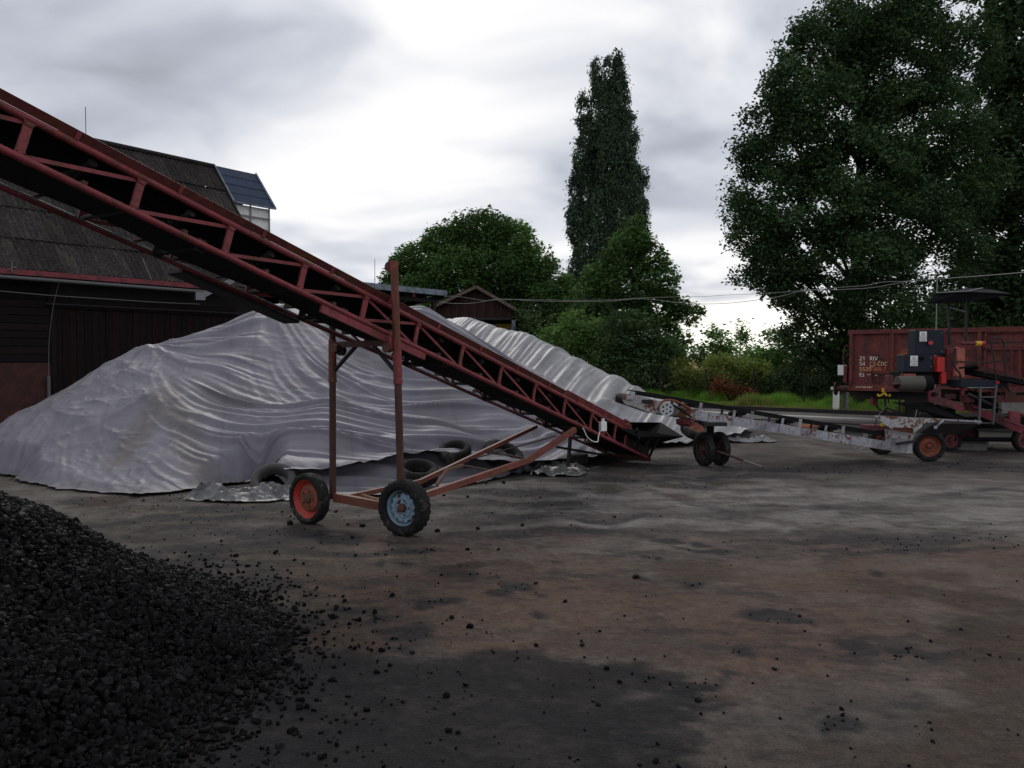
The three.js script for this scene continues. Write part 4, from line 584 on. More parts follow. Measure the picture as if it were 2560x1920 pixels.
  { const m = finish(new THREE.Mesh(lathe([[.165, .0], [.15, .012], [.1, .02], [.09, .012], [.06, .02], [0, .02]], 36), M.orangeRim)); m.position.z = .004; m.name = 'rim_disc'; w1.add(m); }
  const w2 = wheelGroup(t, at(1011, 1269, 8.95).setY(.312), V(-.485, 0, -.875), .318, .2, .205, { rimMat: M.blueRim, hubMat: M.hub, lugs: 24, depth: .018, skew: 26, edge: 1, rimProfile: [[.212, .07], [.208, .058], [.19, .05], [.183, .0], [.17, -.03], [.1, -.03], [.1, 0], [0, 0]] });
  { const sh = new THREE.Shape(), N = 13; for (let i = 0; i <= N * 12; i++) { const q = i / (N * 12) * 6.2832, r = .152 + .011 * Math.sin(q * N); (i ? sh.lineTo : sh.moveTo).call(sh, r * Math.cos(q), r * Math.sin(q)); }
    for (let k = 0; k < 4; k++) { const q = k * Math.PI / 2 + .78, hl = new THREE.Path(); hl.absarc(.068 * Math.cos(q), .068 * Math.sin(q), .014, 0, Math.PI * 2, true); sh.holes.push(hl); }
    const m = finish(new THREE.Mesh(metric(bare(new THREE.ExtrudeGeometry(sh, { depth: .012, bevelEnabled: true, bevelSize: .006, bevelThickness: .006, bevelSegments: 2, curveSegments: 12 }))), M.blueRim)); m.position.z = .012; m.name = 'rim_disc'; w2.add(m);
    const ring = finish(new THREE.Mesh(lathe([[.118, .03], [.112, .042], [.1, .04], [.095, .03]], 36), M.blueRim)); ring.name = 'rim_ring'; w2.add(ring);
    const cap = finish(new THREE.Mesh(lathe([[.05, .03], [.046, .075], [.03, .085], [0, .085]], 20), M.hub)); cap.name = 'hub_cap'; w2.add(cap); }
}
// ------------------------------------------------------------------ the low grey conveyor that feeds it
{
  const G0 = at(1729, 1036, 14.45), G1 = at(2246, 1119, 15.25), U = G1.clone().sub(G0).normalize(), L = G1.distanceTo(G0), W = new THREE.Vector3(U.z, 0, -U.x).normalize(), N = W.clone().cross(U).normalize();
  if (N.y < 0) N.negate(); if (W.z > 0) W.negate();
  const gc = (s, w, q) => G0.clone().addScaledVector(U, s).addScaledVector(W, w).addScaledVector(N, q);
  const t = thing('belt_conveyor', 'low grey belt conveyor on small wheels with a hopper at its right end', 'belt conveyor', V(5.4, 0, 15));
  for (const w of [0, .56]) { mb().bar(gc(-.02, w, 0), gc(L, w, 0), .012, .165, N).bar(gc(-.02, w + (w ? -.02 : .02), .08), gc(L, w + (w ? -.02 : .02), .08), .05, .01, N).build('girder', M.grey, t); }
  mb().slab(gc(-1.1, .06, .262), gc(L - .3, .06, .242), gc(L - .3, .5, .242), gc(-1.1, .5, .262), .02).slab(gc(-1.1, .05, .185), gc(L - .3, .05, .165), gc(L - .3, .05, .245), gc(-1.1, .05, .265), .015).build('belt', M.belt, t);
  mb().slab(gc(-.6, .06, -.05), gc(L - .3, .06, -.05), gc(L - .3, .5, -.05), gc(-.6, .5, -.05), .012).build('return_belt', M.belt, t);
  for (const px of [1748, 1872, 1991, 2100]) { const s = (px - 1729) / (2246 - 1729) * L; mb().tube(gc(s - .2, .08, .13), gc(s - .2, .48, .13), .045, 12).tube(gc(s - .1, .07, .19), gc(s - .22, .2, .12), .04, 12).build('idler_roller', M.rubber, t); for (const w of [.02, .52]) mb().bar(gc(s, w, .08), gc(s, w, .24), .012, .06, U).bar(gc(s - .34, w + .03, .08), gc(s - .34, w + .03, .2), .012, .05, U).build('idler_bracket', M.grey, t); mb().bar(gc(s - .17, .0, .09), gc(s - .17, .54, .09), .25, .02, N).build('idler_base', M.darkSteel, t); }
  // head with its drum and pulley
  const px = (l, d) => l.map(([x, y]) => at(x, y, d)), head = [[1561, 1009], [1580, 1015], [1606, 1024], [1640, 1036], [1690, 1042], [1735, 1048], [1735, 1026], [1650, 1003], [1592, 988], [1565, 984], [1557, 990], [1556, 1000]];
  mb().poly(px(head, 14.32), .012).build('head_plate', M.greyRust, t); mb().poly(px(head, 14.32).map((p) => p.addScaledVector(W, .55)), .012).build('head_plate', M.greyRust, t);
  mb().tube(at(1572, 998, 14.35), at(1572, 998, 14.35).addScaledVector(W, .5), .085, 24).build('head_drum', M.rubber, t); mb().box(.14, .07, .04, at(1575, 994, 14.28), 0).build('drum_bearing', M.grey, t); mb().rbox(.19, .06, .06, at(1618, 1003, 14.28), .01).build('belt_tensioner', M.darkSteel, t);
  { const sh = new THREE.Shape(); sh.absarc(0, 0, .118, 0, Math.PI * 2); for (let k = 0; k < 6; k++) { const hl = new THREE.Path(); hl.absarc(.075 * Math.cos(k * 1.0472 + .5),   .075 * Math.sin(k * 1.0472 + .5), .023, 0, Math.PI * 2, true); sh.holes.push(hl); } const hl = new THREE.Path(); hl.absarc(0, 0, .018, 0, Math.PI * 2, true); sh.holes.push(hl);
    const g = metric(bare(new THREE.ExtrudeGeometry(sh, { depth: .04, bevelEnabled: true, bevelSize: .005, bevelThickness: .005, curveSegments: 24 }))); mb().add(g, new THREE.Matrix4().setPosition(at(1666, 1023, 14.16))).build('pulley', flat([.38, .42, .42], .5), t); mb().tube(at(1666, 1023, 14.3), at(1666, 1023, 14.17), .1).build('pulley_back', M.black, t); }
  mb().path([at(1650, 1012, 14.1), at(1656, 1004, 14.1), at(1670, 1000, 14.1), at(1690, 1003, 14.1), at(1710, 1013, 14.12), at(1728, 1024, 14.14)], .02, 6).bar(at(1685, 1003, 14.2), at(1727, 1025, 14.2), .14, .02, N).build('belt_cover', M.orangeRim, t);
  mb().bar(at(1682, 1012, 14.15), at(1730, 1044, 14.18), .02, .03).bar(at(1640, 1034, 14.15), at(1728, 1048, 14.18), .02, .02).build('drive_belt', M.black, t);
  mb().tube(at(1700, 1054, 14.4), at(1730, 1056, 14.25), .075, 18).box(.16, .1, .12, at(1703, 1054, 14.45)).tube(at(1728, 1052, 14.22), at(1731, 1052, 14.14), .035, 14).build('motor', M.machineRed, t);
  // leg, twin wheels, drawbar
  mb().box(.42, .06, .4, at(1782, 1059, 14.55)).build('leg_plate', M.darkSteel, t); mb().bar(at(1776, 1062, 14.75), at(1776, 1120, 14.75), .1, .1, U).build('leg', M.black, t);
  const ow = { rimMat: M.dirtyRim, hubMat: M.dirtyRim, tyreMat: M.rubber, lugs: 40, depth: .006, rimProfile: [[.19, .05], [.18, .04], [.165, -.03], [.1, -.04], [.08, .0], [0, .0]] };
  wheelGroup(t, at(1760, 1126, 14.72).setY(.305), V(-.95, 0, -.31), .31, .13, .185, ow); wheelGroup(t, at(1798, 1122, 14.85).setY(.305), V(-.95, 0, -.31), .31, .13, .185, ow);
  mb().tube(at(1760, 1126, 14.72).setY(.3), at(1798, 1122, 14.85).setY(.3), .03).build('axle', M.darkSteel, t);
  const e1 = gp(1905, 1167, .03); mb().tube(at(1792, 1128, 14.6), e1.clone().lerp(at(1792, 1128, 14.6), .4), .022, 10).build('drawbar', M.brownPost, t); mb().tube(e1.clone().lerp(at(1792, 1128, 14.6), .4), e1, .024, 10, .016).build('drawbar_end', woodMat([.22, .2, .18], 66), t);
  // the hopper and tail
  mb().poly(px([[2213, 1096], [2281, 1099], [2281, 1134], [2236, 1130], [2212, 1122]].reverse(), 15.18), .012).build('tail_plate', M.grey, t); mb().poly(px([[2213, 1072], [2284, 1085], [2282, 1098], [2213, 1095]].reverse(), 15.16), .014).build('tail_board', M.grey, t); mb().poly(px([[2108, 1074], [2158, 1082], [2156, 1094], [2108, 1088]].reverse(), 15.3), .012).build('side_board', flat([.24, .23, .22], .9), t);
  mb().bar(at(2240, 1110, 15.1), at(2282, 1104, 15.1), .03, .05).build('tail_bracket', M.darkSteel, t); mb().path([at(2140, 1117, 14.9), at(2136, 1122, 14.9), at(2145, 1124, 14.9), at(2160, 1120, 14.95)], .012, 6).build('hook', M.cable, t);
  mb().poly(px([[2183, 1038], [2345, 1048], [2338, 1055], [2306, 1059], [2306, 1066], [2284, 1084], [2283, 1070], [2232, 1068], [2231, 1074], [2216, 1064]].reverse(), 14.95), .012).build('hopper_side', M.greyRust, t);
  mb().poly(px([[2232, 1067], [2282, 1069], [2283, 1084], [2232, 1074]].reverse(), 15.05), .02).build('hopper_lining', M.rustBar, t);
  mb().slab(at(2338, 1056, 15.0), at(2446, 1058, 15.9), at(2392, 1084, 15.9), at(2300, 1080, 15.1), .02).build('hopper_bottom', M.darkSteel, t); mb().slab(at(2192, 1040, 15.9), at(2450, 1053, 16.4), at(2392, 1084, 15.9), at(2240, 1080, 15.7), .015).build('hopper_side', M.darkSteel, t);
  mb().bar(at(2300, 1046, 14.95), at(2452, 1054, 15.7), .04, .03).tube(at(2438, 1053, 15.6), at(2446, 1059, 15.7), .03).build('hopper_rim', M.grey, t); mb().bar(at(2360, 1050, 15.1), at(2338, 1068, 15.0), .04, .02).tube(at(2339, 1068, 14.97), at(2339, 1068, 15.03), .035, 14).build('hopper_link', M.grey, t);
  mb().bar(at(2222, 1009, 15.6), at(2193, 1042, 15.2), .015, .015).bar(at(2193, 1042, 15.2), at(2186, 1070, 15.2), .015, .015).build('hopper_stay', M.darkSteel, t);
  mb().box(.5, .1, .3, at(2190, 1068, 15.5)).build('feed_plate', M.machineRed, t); mb().box(.06, .05, .04, at(2205, 1062, 15.1)).build('reflector', M.yellow, t);
  wheelGroup(t, at(2322, 1116, 15.35).setY(.292), V(-.12, 0, -1), .295, .17, .2, { rimMat: M.orangeRim, tyreMat: M.rubber, lugs: 50, depth: .004, hubMat: M.orangeRim }); wheelGroup(t, at(2205, 1126, 16.5).setY(.29), V(.1, 0, -1), .295, .17, .2, { rimMat: M.orangeRim, tyreMat: M.rubber, lugs: 50, depth: .004 });
  mb().tube(at(2322, 1116, 15.4).setY(.29), at(2205, 1126, 16.5).setY(.29), .03).build('axle', M.darkSteel, t);
}
// ------------------------------------------------------------------ the rail wagon
rnd = mulberry(44);
{
  const TN = V(.616, 0, .788), wg = (s, q, y) => TRACK0.clone().addScaledVector(TRACK, s).addScaledVector(TN, q).setY(y), t = thing('rail_wagon', 'brown red open rail wagon with white and orange lettering on its side', 'rail wagon', wg(4.4, 1.3, 0));
  const LEN = 8.8, Y0 = 1.04, YT = 2.78, BQ = 2.7, wallY = 1.3;
  const place = (m, s, q, y) => { m.position.copy(wg(s, q, y)).sub(offset(t)); m.rotation.y = Math.atan2(TRACK.x, TRACK.z) - Math.PI / 2; t.add(m); };
  mb().slab(wg(0, 0, Y0), wg(LEN, 0, Y0), wg(LEN, 0, YT), wg(0, 0, YT), .05).build('side_wall', M.wagon, t); mb().slab(wg(LEN, BQ, Y0), wg(0, BQ, Y0), wg(0, BQ, YT), wg(LEN, BQ, YT), .05).build('side_wall', M.wagon, t);
  mb().slab(wg(0, BQ, Y0), wg(0, 0, Y0), wg(0, 0, YT), wg(0, BQ, YT), .05).build('end_wall', M.wagon, t); mb().slab(wg(LEN, 0, Y0), wg(LEN, BQ, Y0), wg(LEN, BQ, YT), wg(LEN, 0, YT), .05).build('end_wall', M.wagon, t);
  mb().slab(wg(0, .02, wallY), wg(LEN, .02, wallY), wg(LEN, BQ - .02, wallY), wg(0, BQ - .02, wallY), .06).build('floor', M.darkSteel, t);
  for (const q of [-.03, BQ + .03]) mb().bar(wg(-.05, q, YT - .05), wg(LEN + .05, q, YT - .05), .12, .12).build('top_rail', M.wagon, t);
  mb().bar(wg(-.02, -.03, 1.12), wg(LEN + .02, -.03, 1.12), .05, .17).build('bottom_rail', M.wagon, t);
  for (const s of [.04, 1.14, 2.22, 3.28, 5.5, 6.6, 7.7, 8.76]) mb().bar(wg(s, -.045, 1.2), wg(s, -.045, YT - .1), .09, .1, TN).build('side_post', M.wagon, t);
  // side door: pressed frames and hinge bars
  const dr = new THREE.Group(); dr.name = 'side_door'; t.add(dr);
  mb().bar(wg(3.36, -.05, 2.28), wg(5.42, -.05, 2.28), .05, .06).build('door_rail', M.wagon, dr);
  for (const [a, b, y0, y1] of [[3.42, 4.32, 2.34, 2.66], [4.46, 5.36, 2.34, 2.66], [3.42, 4.32, 1.32, 2.22], [4.46, 5.36, 1.32, 2.22]]) { const c = mb(); const m = .045; c.bar(wg(a, -.055, y0), wg(b, -.055, y0), .03, m).bar(wg(a, -.055, y1), wg(b, -.055, y1), .03, m).bar(wg(a, -.055, y0), wg(a, -.055, y1), m, .03, TN).bar(wg(b, -.055, y0), wg(b, -.055, y1), m, .03, TN); c.build('pressed_frame', M.wagon, dr); }
  for (const s of [4.02, 4.2, 4.6]) mb().bar(wg(s, -.09, 1.5), wg(s, -.09, 2.18), .05, .04, TN).tube(wg(s, -.09, 1.45), wg(s, -.09, 1.52), .04).build('lock_bar', M.wagon, dr);
  // lettering
  const L1 = decal(.86, .8, (c, w, h) => { c.font = `${h * .19}px sans-serif`; const put = (s, x, y, col, mw) => { c.fillStyle = col; c.fillText(s, x * w, y * h, mw * w); }; put('21', .04, .2, '#e6e2d4', .2); put('RIV', .36, .2, '#e6e2d4', .26); put('54', .04, .39, '#d9d0c4', .2); put('CZ', .36, .39, '#d99d6c', .2); put('-ČDC', .56, .39, '#d9b294', .36); put('5539', .04, .58, '#dfad7c', .4); put('440-7', .48, .58, '#c8743f', .4); put('Es', .04, .78, '#e8e4d6', .2); c.fillStyle = '#c9c0b4'; c.fillRect(.37 * w, .42 * h, .12 * w, .015 * h); c.fillRect(.3 * w, .7 * h, .1 * w, .02 * h); c.fillRect(.54 * w, .72 * h, .08 * w, .02 * h); }, 512, .7); L1.name = 'lettering'; place(L1, .66, -.055, 1.67);
  const L2 = decal(.62, .95, (c, w, h) => { c.strokeStyle = c.fillStyle = '#b5672c'; c.lineWidth = w * .016; const R = (x, y, a, b) => c.strokeRect(x * w, y * h, a * w, b * h); R(.3, .02, .64, .1); R(.3, .02, .2, .1); R(.5, .02, .2, .1); c.font = `bold ${h * .085}px sans-serif`; c.fillText('A', .36 * w, .1 * h); c.fillText('B', .56 * w, .1 * h); c.fillText('C', .76 * w, .1 * h); R(.2, .13, .3, .1); c.fillText('S', .28 * w, .215 * h); R(.12, .24, .36, .09); c.fillText('m', .16 * w, .315 * h); R(.12, .42, .3, .09); c.beginPath(); c.moveTo(.3 * w, .38 * h); c.lineTo(.05 * w, .46 * h); c.lineTo(.3 * w, .54 * h); c.stroke(); c.fillText('57', .2 * w, .5 * h); c.fillText('I', .08 * w, .63 * h); R(.2, .56, .16, .09); c.fillText('E', .24 * w, .64 * h); c.fillStyle = c.strokeStyle = '#bfa98f'; R(.05, .7, .2, .09); c.fillText('t', .1 * w, .77 * h); R(.04, .84, .3, .1); c.fillText('k', .1 * w, .92 * h); }, 512, .8); L2.name = 'lettering'; place(L2, 1.5, -.055, 1.75);
  const L3 = decal(.5, .07, (c, w, h) => { c.fillStyle = '#cbc4b6'; c.font = `bold ${h * .85}px sans-serif`; c.fillText('21 54 5539 440-7', .01 * w, .8 * h, .98 * w); }, 384); L3.name = 'lettering'; place(L3, .42, -.06, 1.14);
  const L4 = decal(.42, .09, (c, w, h) => { c.fillStyle = '#dad6cc'; c.font = `bold ${h * .85}px sans-serif`; c.fillText('←8.00m→', .02 * w, .8 * h, .96 * w); }, 384); L4.name = 'lettering'; place(L4, 1.55, -.06, 1.17);
  { const f = mb(), a = [.62, 1.0], y = [1.28, 1.52]; for (const s of a) f.bar(wg(s, -.03, y[0]), wg(s, -.03, y[1]), .02, .02, TN); for (const k of y) f.bar(wg(a[0], -.03, k), wg(a[1], -.03, k), .02, .02); for (let i = 1; i < 6; i++) f.bar(wg(mix(...a, i / 6), -.03, y[0]), wg(mix(...a, i / 6), -.03, y[1]), .008, .008, TN); f.bar(wg(a[0], -.03, 1.4), wg(a[1], -.03, 1.4), .01, .01); f.build('label_holder', M.darkSteel, t); }
  // running gear
  for (const q of [.35, BQ - .35]) mb().bar(wg(.05, q, .92), wg(LEN - .05, q, .92), .1, .26).build('sole_bar', M.darkSteel, t);
  for (const s of [1.9, 6.9]) for (const q of [.58, 2.02]) { const g = finish(new THREE.Mesh(lathe([[.5, .06], [.5, -.02], [.53, -.05], [.44, -.06], [.2, -.04], [.12, -.09], [0, -.09]].map(([r, z]) => [r, z]), 48), M.darkSteel)); g.position.copy(wg(s, q, .5)).sub(offset(t)); g.quaternion.setFromUnitVectors(new THREE.Vector3(0, 0, 1), TN); g.name = 'wheel'; t.add(g); }
  for (const s of [1.9, 6.9]) { mb().tube(wg(s, .3, .5), wg(s, 2.4, .5), .08, 14).build('axle', M.darkSteel, t); mb().box(.3, .3, .2, wg(s, .34, .5), .66).bar(wg(s - .5, .36, .74), wg(s + .5, .36, .74), .1, .1).build('axle_box', M.darkSteel, t); }
  mb().bar(wg(.5, .2, .95), wg(.75, .2, .5), .05, .05, TN).bar(wg(.75, .2, .5), wg(1.05, .2, .42), .05, .05).bar(wg(.9, .2, .95), wg(.95, .2, .38), .05, .05, TN).bar(wg(.95, .2, .55), wg(1.35, .2, .4), .04, .05).bar(wg(1.3, .2, .9), wg(1.3, .2, .4), .05, .04, TN).build('brake_rigging', M.darkSteel, t); mb().box(.26, .2, .1, wg(.62, .15, .72), .66).build('hand_wheel_box', M.machineRed, t);
  mb().path([wg(.95, -.07, 1.12), wg(.95, -.1, .98), wg(.82, -.1, .9), wg(.78, -.1, .95)], .028, 8).path([wg(.95, -.1, .98), wg(1.08, -.1, .9), wg(1.12, -.1, .95)], .028, 8).box(.16, .12, .05, wg(.95, -.09, 1.07), .66).build('lashing_hook', M.yellow, t);
  for (const q of [.46, 2.22]) { const b = mb(), a = wg(0, q, 1.06), dir = TRACK.clone().negate(); b.tube(a, a.clone().addScaledVector(dir, .38), .1, 16).tube(a.clone().addScaledVector(dir, .38), a.clone().addScaledVector(dir, .5), .075, 14).tube(a.clone().addScaledVector(dir, .5), a.clone().addScaledVector(dir, .54), .2, 20); b.build('buffer', M.brownPost, t); }
  mb().box(.05, .3, .26, wg(-.3, .3, 1.62), .66).build('signal_plate', M.white, t); mb().box(.25, .5, .1, wg(-.1, .1, 1.5), .66).build('end_bracket', M.machineRed, t);
  mb().path([wg(-.06, -.05, 2.35), wg(-.14, -.06, 2.3), wg(-.14, -.06, 1.75), wg(-.06, -.05, 1.7)], .014, 6).build('hand_grip', M.wagon, t);
}
// ------------------------------------------------------------------ red mobile loader with its cabinets, canopy and ladder
{
  const D = 17, t = thing('mobile_loader', 'red and black mobile coal loader with navy cabinets, canopy and ladder on the right', 'loading machine', gp(2410, 1105)), P3 = (px, py, d = D) => at(px, py, d);
  const bx = (x0, y0, x1, y1, d, dep, name, mat, rot = 0, parent = t) => { const a = P3(x0, y0, d), b = P3(x1, y1, d); return mb().rbox(Math.abs(b.x - a.x), Math.abs(a.y - b.y), dep, a.clone().add(b).multiplyScalar(.5).add(V(0, 0, dep / 2)), Math.min(.012, dep / 4), rot).build(name, mat, parent); };
  const warn = (px, py, d, w) => { const m = decal(w, w * 1.35, (c, W, H) => { c.fillStyle = '#dcdcda'; c.fillRect(0, 0, W, H); c.strokeStyle = c.fillStyle = '#15151a'; c.lineWidth = W * .05; c.lineJoin = 'round'; c.beginPath(); c.moveTo(W * .5, H * .1); c.lineTo(W * .88, H * .6); c.lineTo(W * .12, H * .6); c.closePath(); c.stroke(); c.lineWidth = W * .04; c.beginPath(); c.moveTo(W * .54, H * .24); c.lineTo(W * .44, H * .4); c.lineTo(W * .55, H * .4); c.lineTo(W * .48, H * .54); c.stroke(); c.beginPath(); c.moveTo(W * .42, H * .47); c.lineTo(W * .48, H * .56); c.lineTo(W * .55, H * .5); c.fill(); c.fillRect(W * .08, H * .69, W * .84, H * .012); c.fillRect(W * .1, H * .76, W * .8, H * .03); c.fillRect(W * .16, H * .83, W * .68, H * .03); c.fillRect(W * .2, H * .9, W * .6, H * .035); }, 256); m.name = 'warning_sign'; m.position.copy(P3(px, py, d)).sub(offset(t)); t.add(m); };
  bx(2289, 825, 2360, 887, 17, .32, 'cabinet', M.navy).userData.label = 'upper navy cabinet with red button'; bx(2360.5, 826, 2367, 886, 17.06, .26, 'cabinet_hinge', M.machineRed);
  bx(2261, 887, 2332, 929, 16.9, .36, 'cabinet', M.navy).userData.label = 'lower navy cabinet'; bx(2332.5, 888, 2342, 929, 16.96, .3, 'cabinet_side', M.machineRed); bx(2335, 896, 2341, 912, 16.93, .02, 'yellow_label', flat([.3, .27, .05], .6));
  warn(2308, 841, 16.985, .155); warn(2285, 902, 16.885, .16);
  mb().tube(P3(2327, 857, 16.99), P3(2327, 857, 16.93), .045, 18).build('stop_button', flat([.5, .03, .04], .4), t); mb().tube(P3(2305, 896, 16.9), P3(2305, 896, 16.86), .045, 16).tube(P3(2305, 896, 16.87), P3(2305, 896, 16.84), .02, 10).build('switch', M.black, t);
  const bolts = mb(); for (const [x, y] of [[2355, 833], [2355, 879], [2327, 895], [2327, 916]]) bolts.tube(P3(x, y, 16.9 + .1 * (x > 2340)), P3(x, y, 16.87 + .1 * (x > 2340)), .014, 8); bolts.build('bolts', M.galv, t);
  bx(2344, 893, 2362, 930, 16.8, .16, 'red_box', M.brightRed); mb().bar(P3(2356, 930, 16.9), P3(2357, 958, 16.9), .11, .1, V(1, 0, 0)).build('red_box_foot', M.brightRed, t);
  bx(2262, 930, 2350, 961, 17.0, .7, 'housing', M.black); bx(2254, 934, 2290, 942, 16.95, .05, 'bracket', M.salmon); bx(2260, 950, 2262.5, 958, 16.9, .4, 'housing_edge', M.black);
  mb().poly([[2384, 869], [2388, 867], [2406, 871], [2404, 943], [2382, 938], [2384, 915], [2387, 912], [2386, 895]].map(([x, y]) => P3(x, y, 16.8)).reverse(), .1).build('control_panel', M.salmon, t).userData.label = 'salmon coloured control panel'; mb().box(.05, .09, .05, P3(2400, 884, 16.76)).tube(P3(2398, 884, 16.75), P3(2411, 882, 16.75), .012).build('lever', M.black, t); mb().box(.09, .15, .03, P3(2391, 879, 16.78)).build('panel_cutout', M.black, t);
  bx(2368, 870, 2383, 950, 17.0, .3, 'control_column', M.machineRed);
  mb().tube(P3(2402, 858, 16.9), P3(2445, 859, 16.9), .035, 12).bar(P3(2380, 846, 17), P3(2406, 859, 16.95), .05, .04).build('boom_pipe', M.machineRed, t); mb().tube(P3(2440, 859, 16.88), P3(2452, 859, 16.88), .055, 14).build('boom_collar', M.yellow, t); mb().tube(P3(2451, 859, 16.88), P3(2461, 858, 16.88), .05, 14).build('boom_end', M.brightRed, t); mb().bar(P3(2461, 858, 16.95), P3(2560, 856, 16.6), .03, .03).build('boom_rod', M.darkSteel, t);
  // canopy
  const c1 = P3(2316, 757, 17.0), c2 = P3(2522, 741, 16.3), c3 = P3(2456, 722, 18.2), c4 = P3(2341, 733, 18.6), cm = P3(2419, 721, 17.8);
  mb().slab(P3(2341, 733, 16.9), P3(2420, 729, 16.7), P3(2454, 721, 17.3), P3(2417, 720, 17.6), .03).slab(P3(2420, 729, 16.7), P3(2530, 734, 16.4), P3(2490, 726, 17.2), P3(2454, 721, 17.3), .03).build('canopy', M.black, t);
  mb().tube(P3(2343, 732, 16.88), P3(2420, 728, 16.68), .012).tube(P3(2420, 728, 16.68), P3(2456, 720, 17.28), .012).build('canopy_edge', M.galv, t);
  mb().slab(P3(2316, 758, 16.9), P3(2400, 757, 16.8), P3(2420, 729.6, 16.72), P3(2341, 733.6, 16.92), .03).slab(P3(2400, 757, 16.8), P3(2497, 742, 16.5), P3(2529, 734.6, 16.42), P3(2420, 729.6, 16.72), .03).slab(P3(2350, 738, 18.6), P3(2480, 734, 18.4), P3(2490, 727, 17.3), P3(2420, 722, 17.6), .03).build('canopy_valance', M.black, t);
  for (const [a, b] of [[[2369, 742], [2374, 862]], [[2419, 742], [2413, 862]]]) mb().bar(P3(a[0], a[1], 17), P3(b[0], b[1], 17), .045, .045, V(1, 0, 0)).build('canopy_post', M.darkSteel, t); mb().tube(P3(2370, 768, 17), P3(2415, 780, 17), .014).build('canopy_brace', M.galv, t);
  // hand rails and ladder
  mb().path([P3(2491, 960, 16.6), P3(2486, 905, 16.6), P3(2479, 848, 16.6), P3(2484, 845, 16.6), P3(2507, 851, 16.7), P3(2511, 900, 16.7), P3(2517, 960, 16.7)], .018, 8).tube(P3(2484, 900, 16.6), P3(2511, 905, 16.7), .015).tube(P3(2387, 904, 16.7), P3(2484, 906, 16.6), .014).build('hand_rail', M.darkSteel, t); mb().path([P3(2388, 870, 16.7), P3(2386, 915, 16.7), P3(2400, 935, 16.7), P3(2402, 960, 16.7)], .02, 8).path([P3(2384, 916, 16.75), P3(2420, 912, 16.75), P3(2440, 908, 16.75)], .018, 6).build('hand_rail', M.darkSteel, t);
  mb().slab(P3(2396, 918, 16.7), P3(2444, 912, 16.7), P3(2446, 918, 17.1), P3(2400, 924, 17.1), .04).build('seat', M.black, t);
  const lad = new THREE.Group(); lad.name = 'ladder'; t.add(lad); const ladGrey = flat([.06, .062, .068], .6);
  mb().bar(P3(2451, 967, 16.4), P3(2447, 1060, 16.25), .05, .03, V(1, 0, 0)).build('rail', ladGrey, lad); mb().bar(P3(2490, 962, 16.4), P3(2482, 1061, 16.25), .05, .03, V(1, 0, 0)).build('rail', ladGrey, lad); for (const [y, k] of [[993, .3], [1025, .62], [1058, .96]]) mb().tube(P3(mix(2451, 2447, k), y, 16.33), P3(mix(2490, 2482, k), y, 16.33), .016).build('rung', ladGrey, lad);
  bx(2402, 950, 2516, 968, 16.6, .8, 'platform', M.navy); bx(2491, 952, 2499, 960, 16.58, .02, 'red_marking', M.brightRed); bx(2420, 968, 2495, 971, 16.55, .1, 'platform_edge', M.galv);
  // roller, frame, chute
  mb().tube(P3(2243, 960, 16.6), P3(2314, 959, 16.6), .165, 28).build('drum', M.roller, t); mb().tube(P3(2306, 959, 16.6), P3(2326, 959, 16.6), .17, 24).build('drum_end', M.black, t);
  mb().rbox(.12, .34, .14, P3(2222, 959, 16.55), .01).build('drum_bracket', M.machineRed, t); mb().bar(P3(2219, 967, 16.6), P3(2330, 967, 16.9), .1, .06).box(.6, .02, .3, P3(2249, 969, 16.6).setY(1.45)).build('frame_beam', M.machineRed, t);
  mb().poly([[2323, 969], [2352, 969], [2353, 993], [2411, 1011], [2411, 1030], [2323, 1005]].map(([x, y]) => P3(x, y, 16.5)).reverse(), .06).build('frame_arm', M.machineRed, t); mb().rbox(.06, .09, .05, P3(2334, 986, 16.45), .01).bar(P3(2336, 986, 16.44), P3(2346, 986, 16.44), .03, .03).build('take_up_screw', M.black, t);
  mb().slab(P3(2228, 1005, 16.6), P3(2323, 1006, 16.6), P3(2480, 1072, 16.4), P3(2400, 1060, 16.6), .04).build('belt_underside', M.black, t);
  mb().bar(P3(2408, 1012, 16.9), P3(2560, 1075, 16.3), .12, .16).bar(P3(2350, 985, 17.1), P3(2560, 1040, 16.9), .1, .12).build('frame_beam', M.machineRed, t); mb().slab(P3(2352, 972, 16.9), P3(2570, 985, 16.9), P3(2570, 1050, 16.9), P3(2352, 992, 16.9), .04).build('side_sheet', M.black, t); mb().slab(P3(2490, 988, 16.7), P3(2580, 988, 16.7), P3(2580, 1012, 16.7), P3(2490, 1012, 16.7), .04).build('side_panel', M.skirt, t);
  mb().bar(P3(2406, 968, 16.7), P3(2405, 1006, 16.7), .07, .06, V(1, 0, 0)).build('strut', M.machineRed, t); mb().poly([[2526, 1028], [2552, 1030], [2551, 1066], [2512, 1050], [2512, 1044], [2526, 1052]].map(([x, y]) => P3(x, y, 16.0)).reverse(), .08).build('frame_end', M.machineRed, t); mb().box(.5, .22, .1, P3(2530, 1020, 16.5)).build('cover', M.concrete, t);
  // chevron belt with coal leaving up to the right
  { const a = P3(2404, 925, 17.1), b = P3(2600, 962, 16.0), w = V(.1, 0, .6), bl = mb().slab(a, b, b.clone().add(w), a.clone().add(w), .05); bl.build('chevron_belt', M.belt, t); const cl = mb(); for (let i = 0; i < 26; i++) { const c = a.clone().lerp(b, i / 26).add(V(0, .03, .0)); cl.bar(c, c.clone().add(w).add(V(.04, .02, 0)), .03, .05); } cl.build('belt_cleats', M.rubber, t); }
  mb().slab(P3(2425, 905, 17.4), P3(2570, 948, 17), P3(2570, 962, 17), P3(2425, 925, 17.4), .05).build('guard_plate', M.skirt, t);
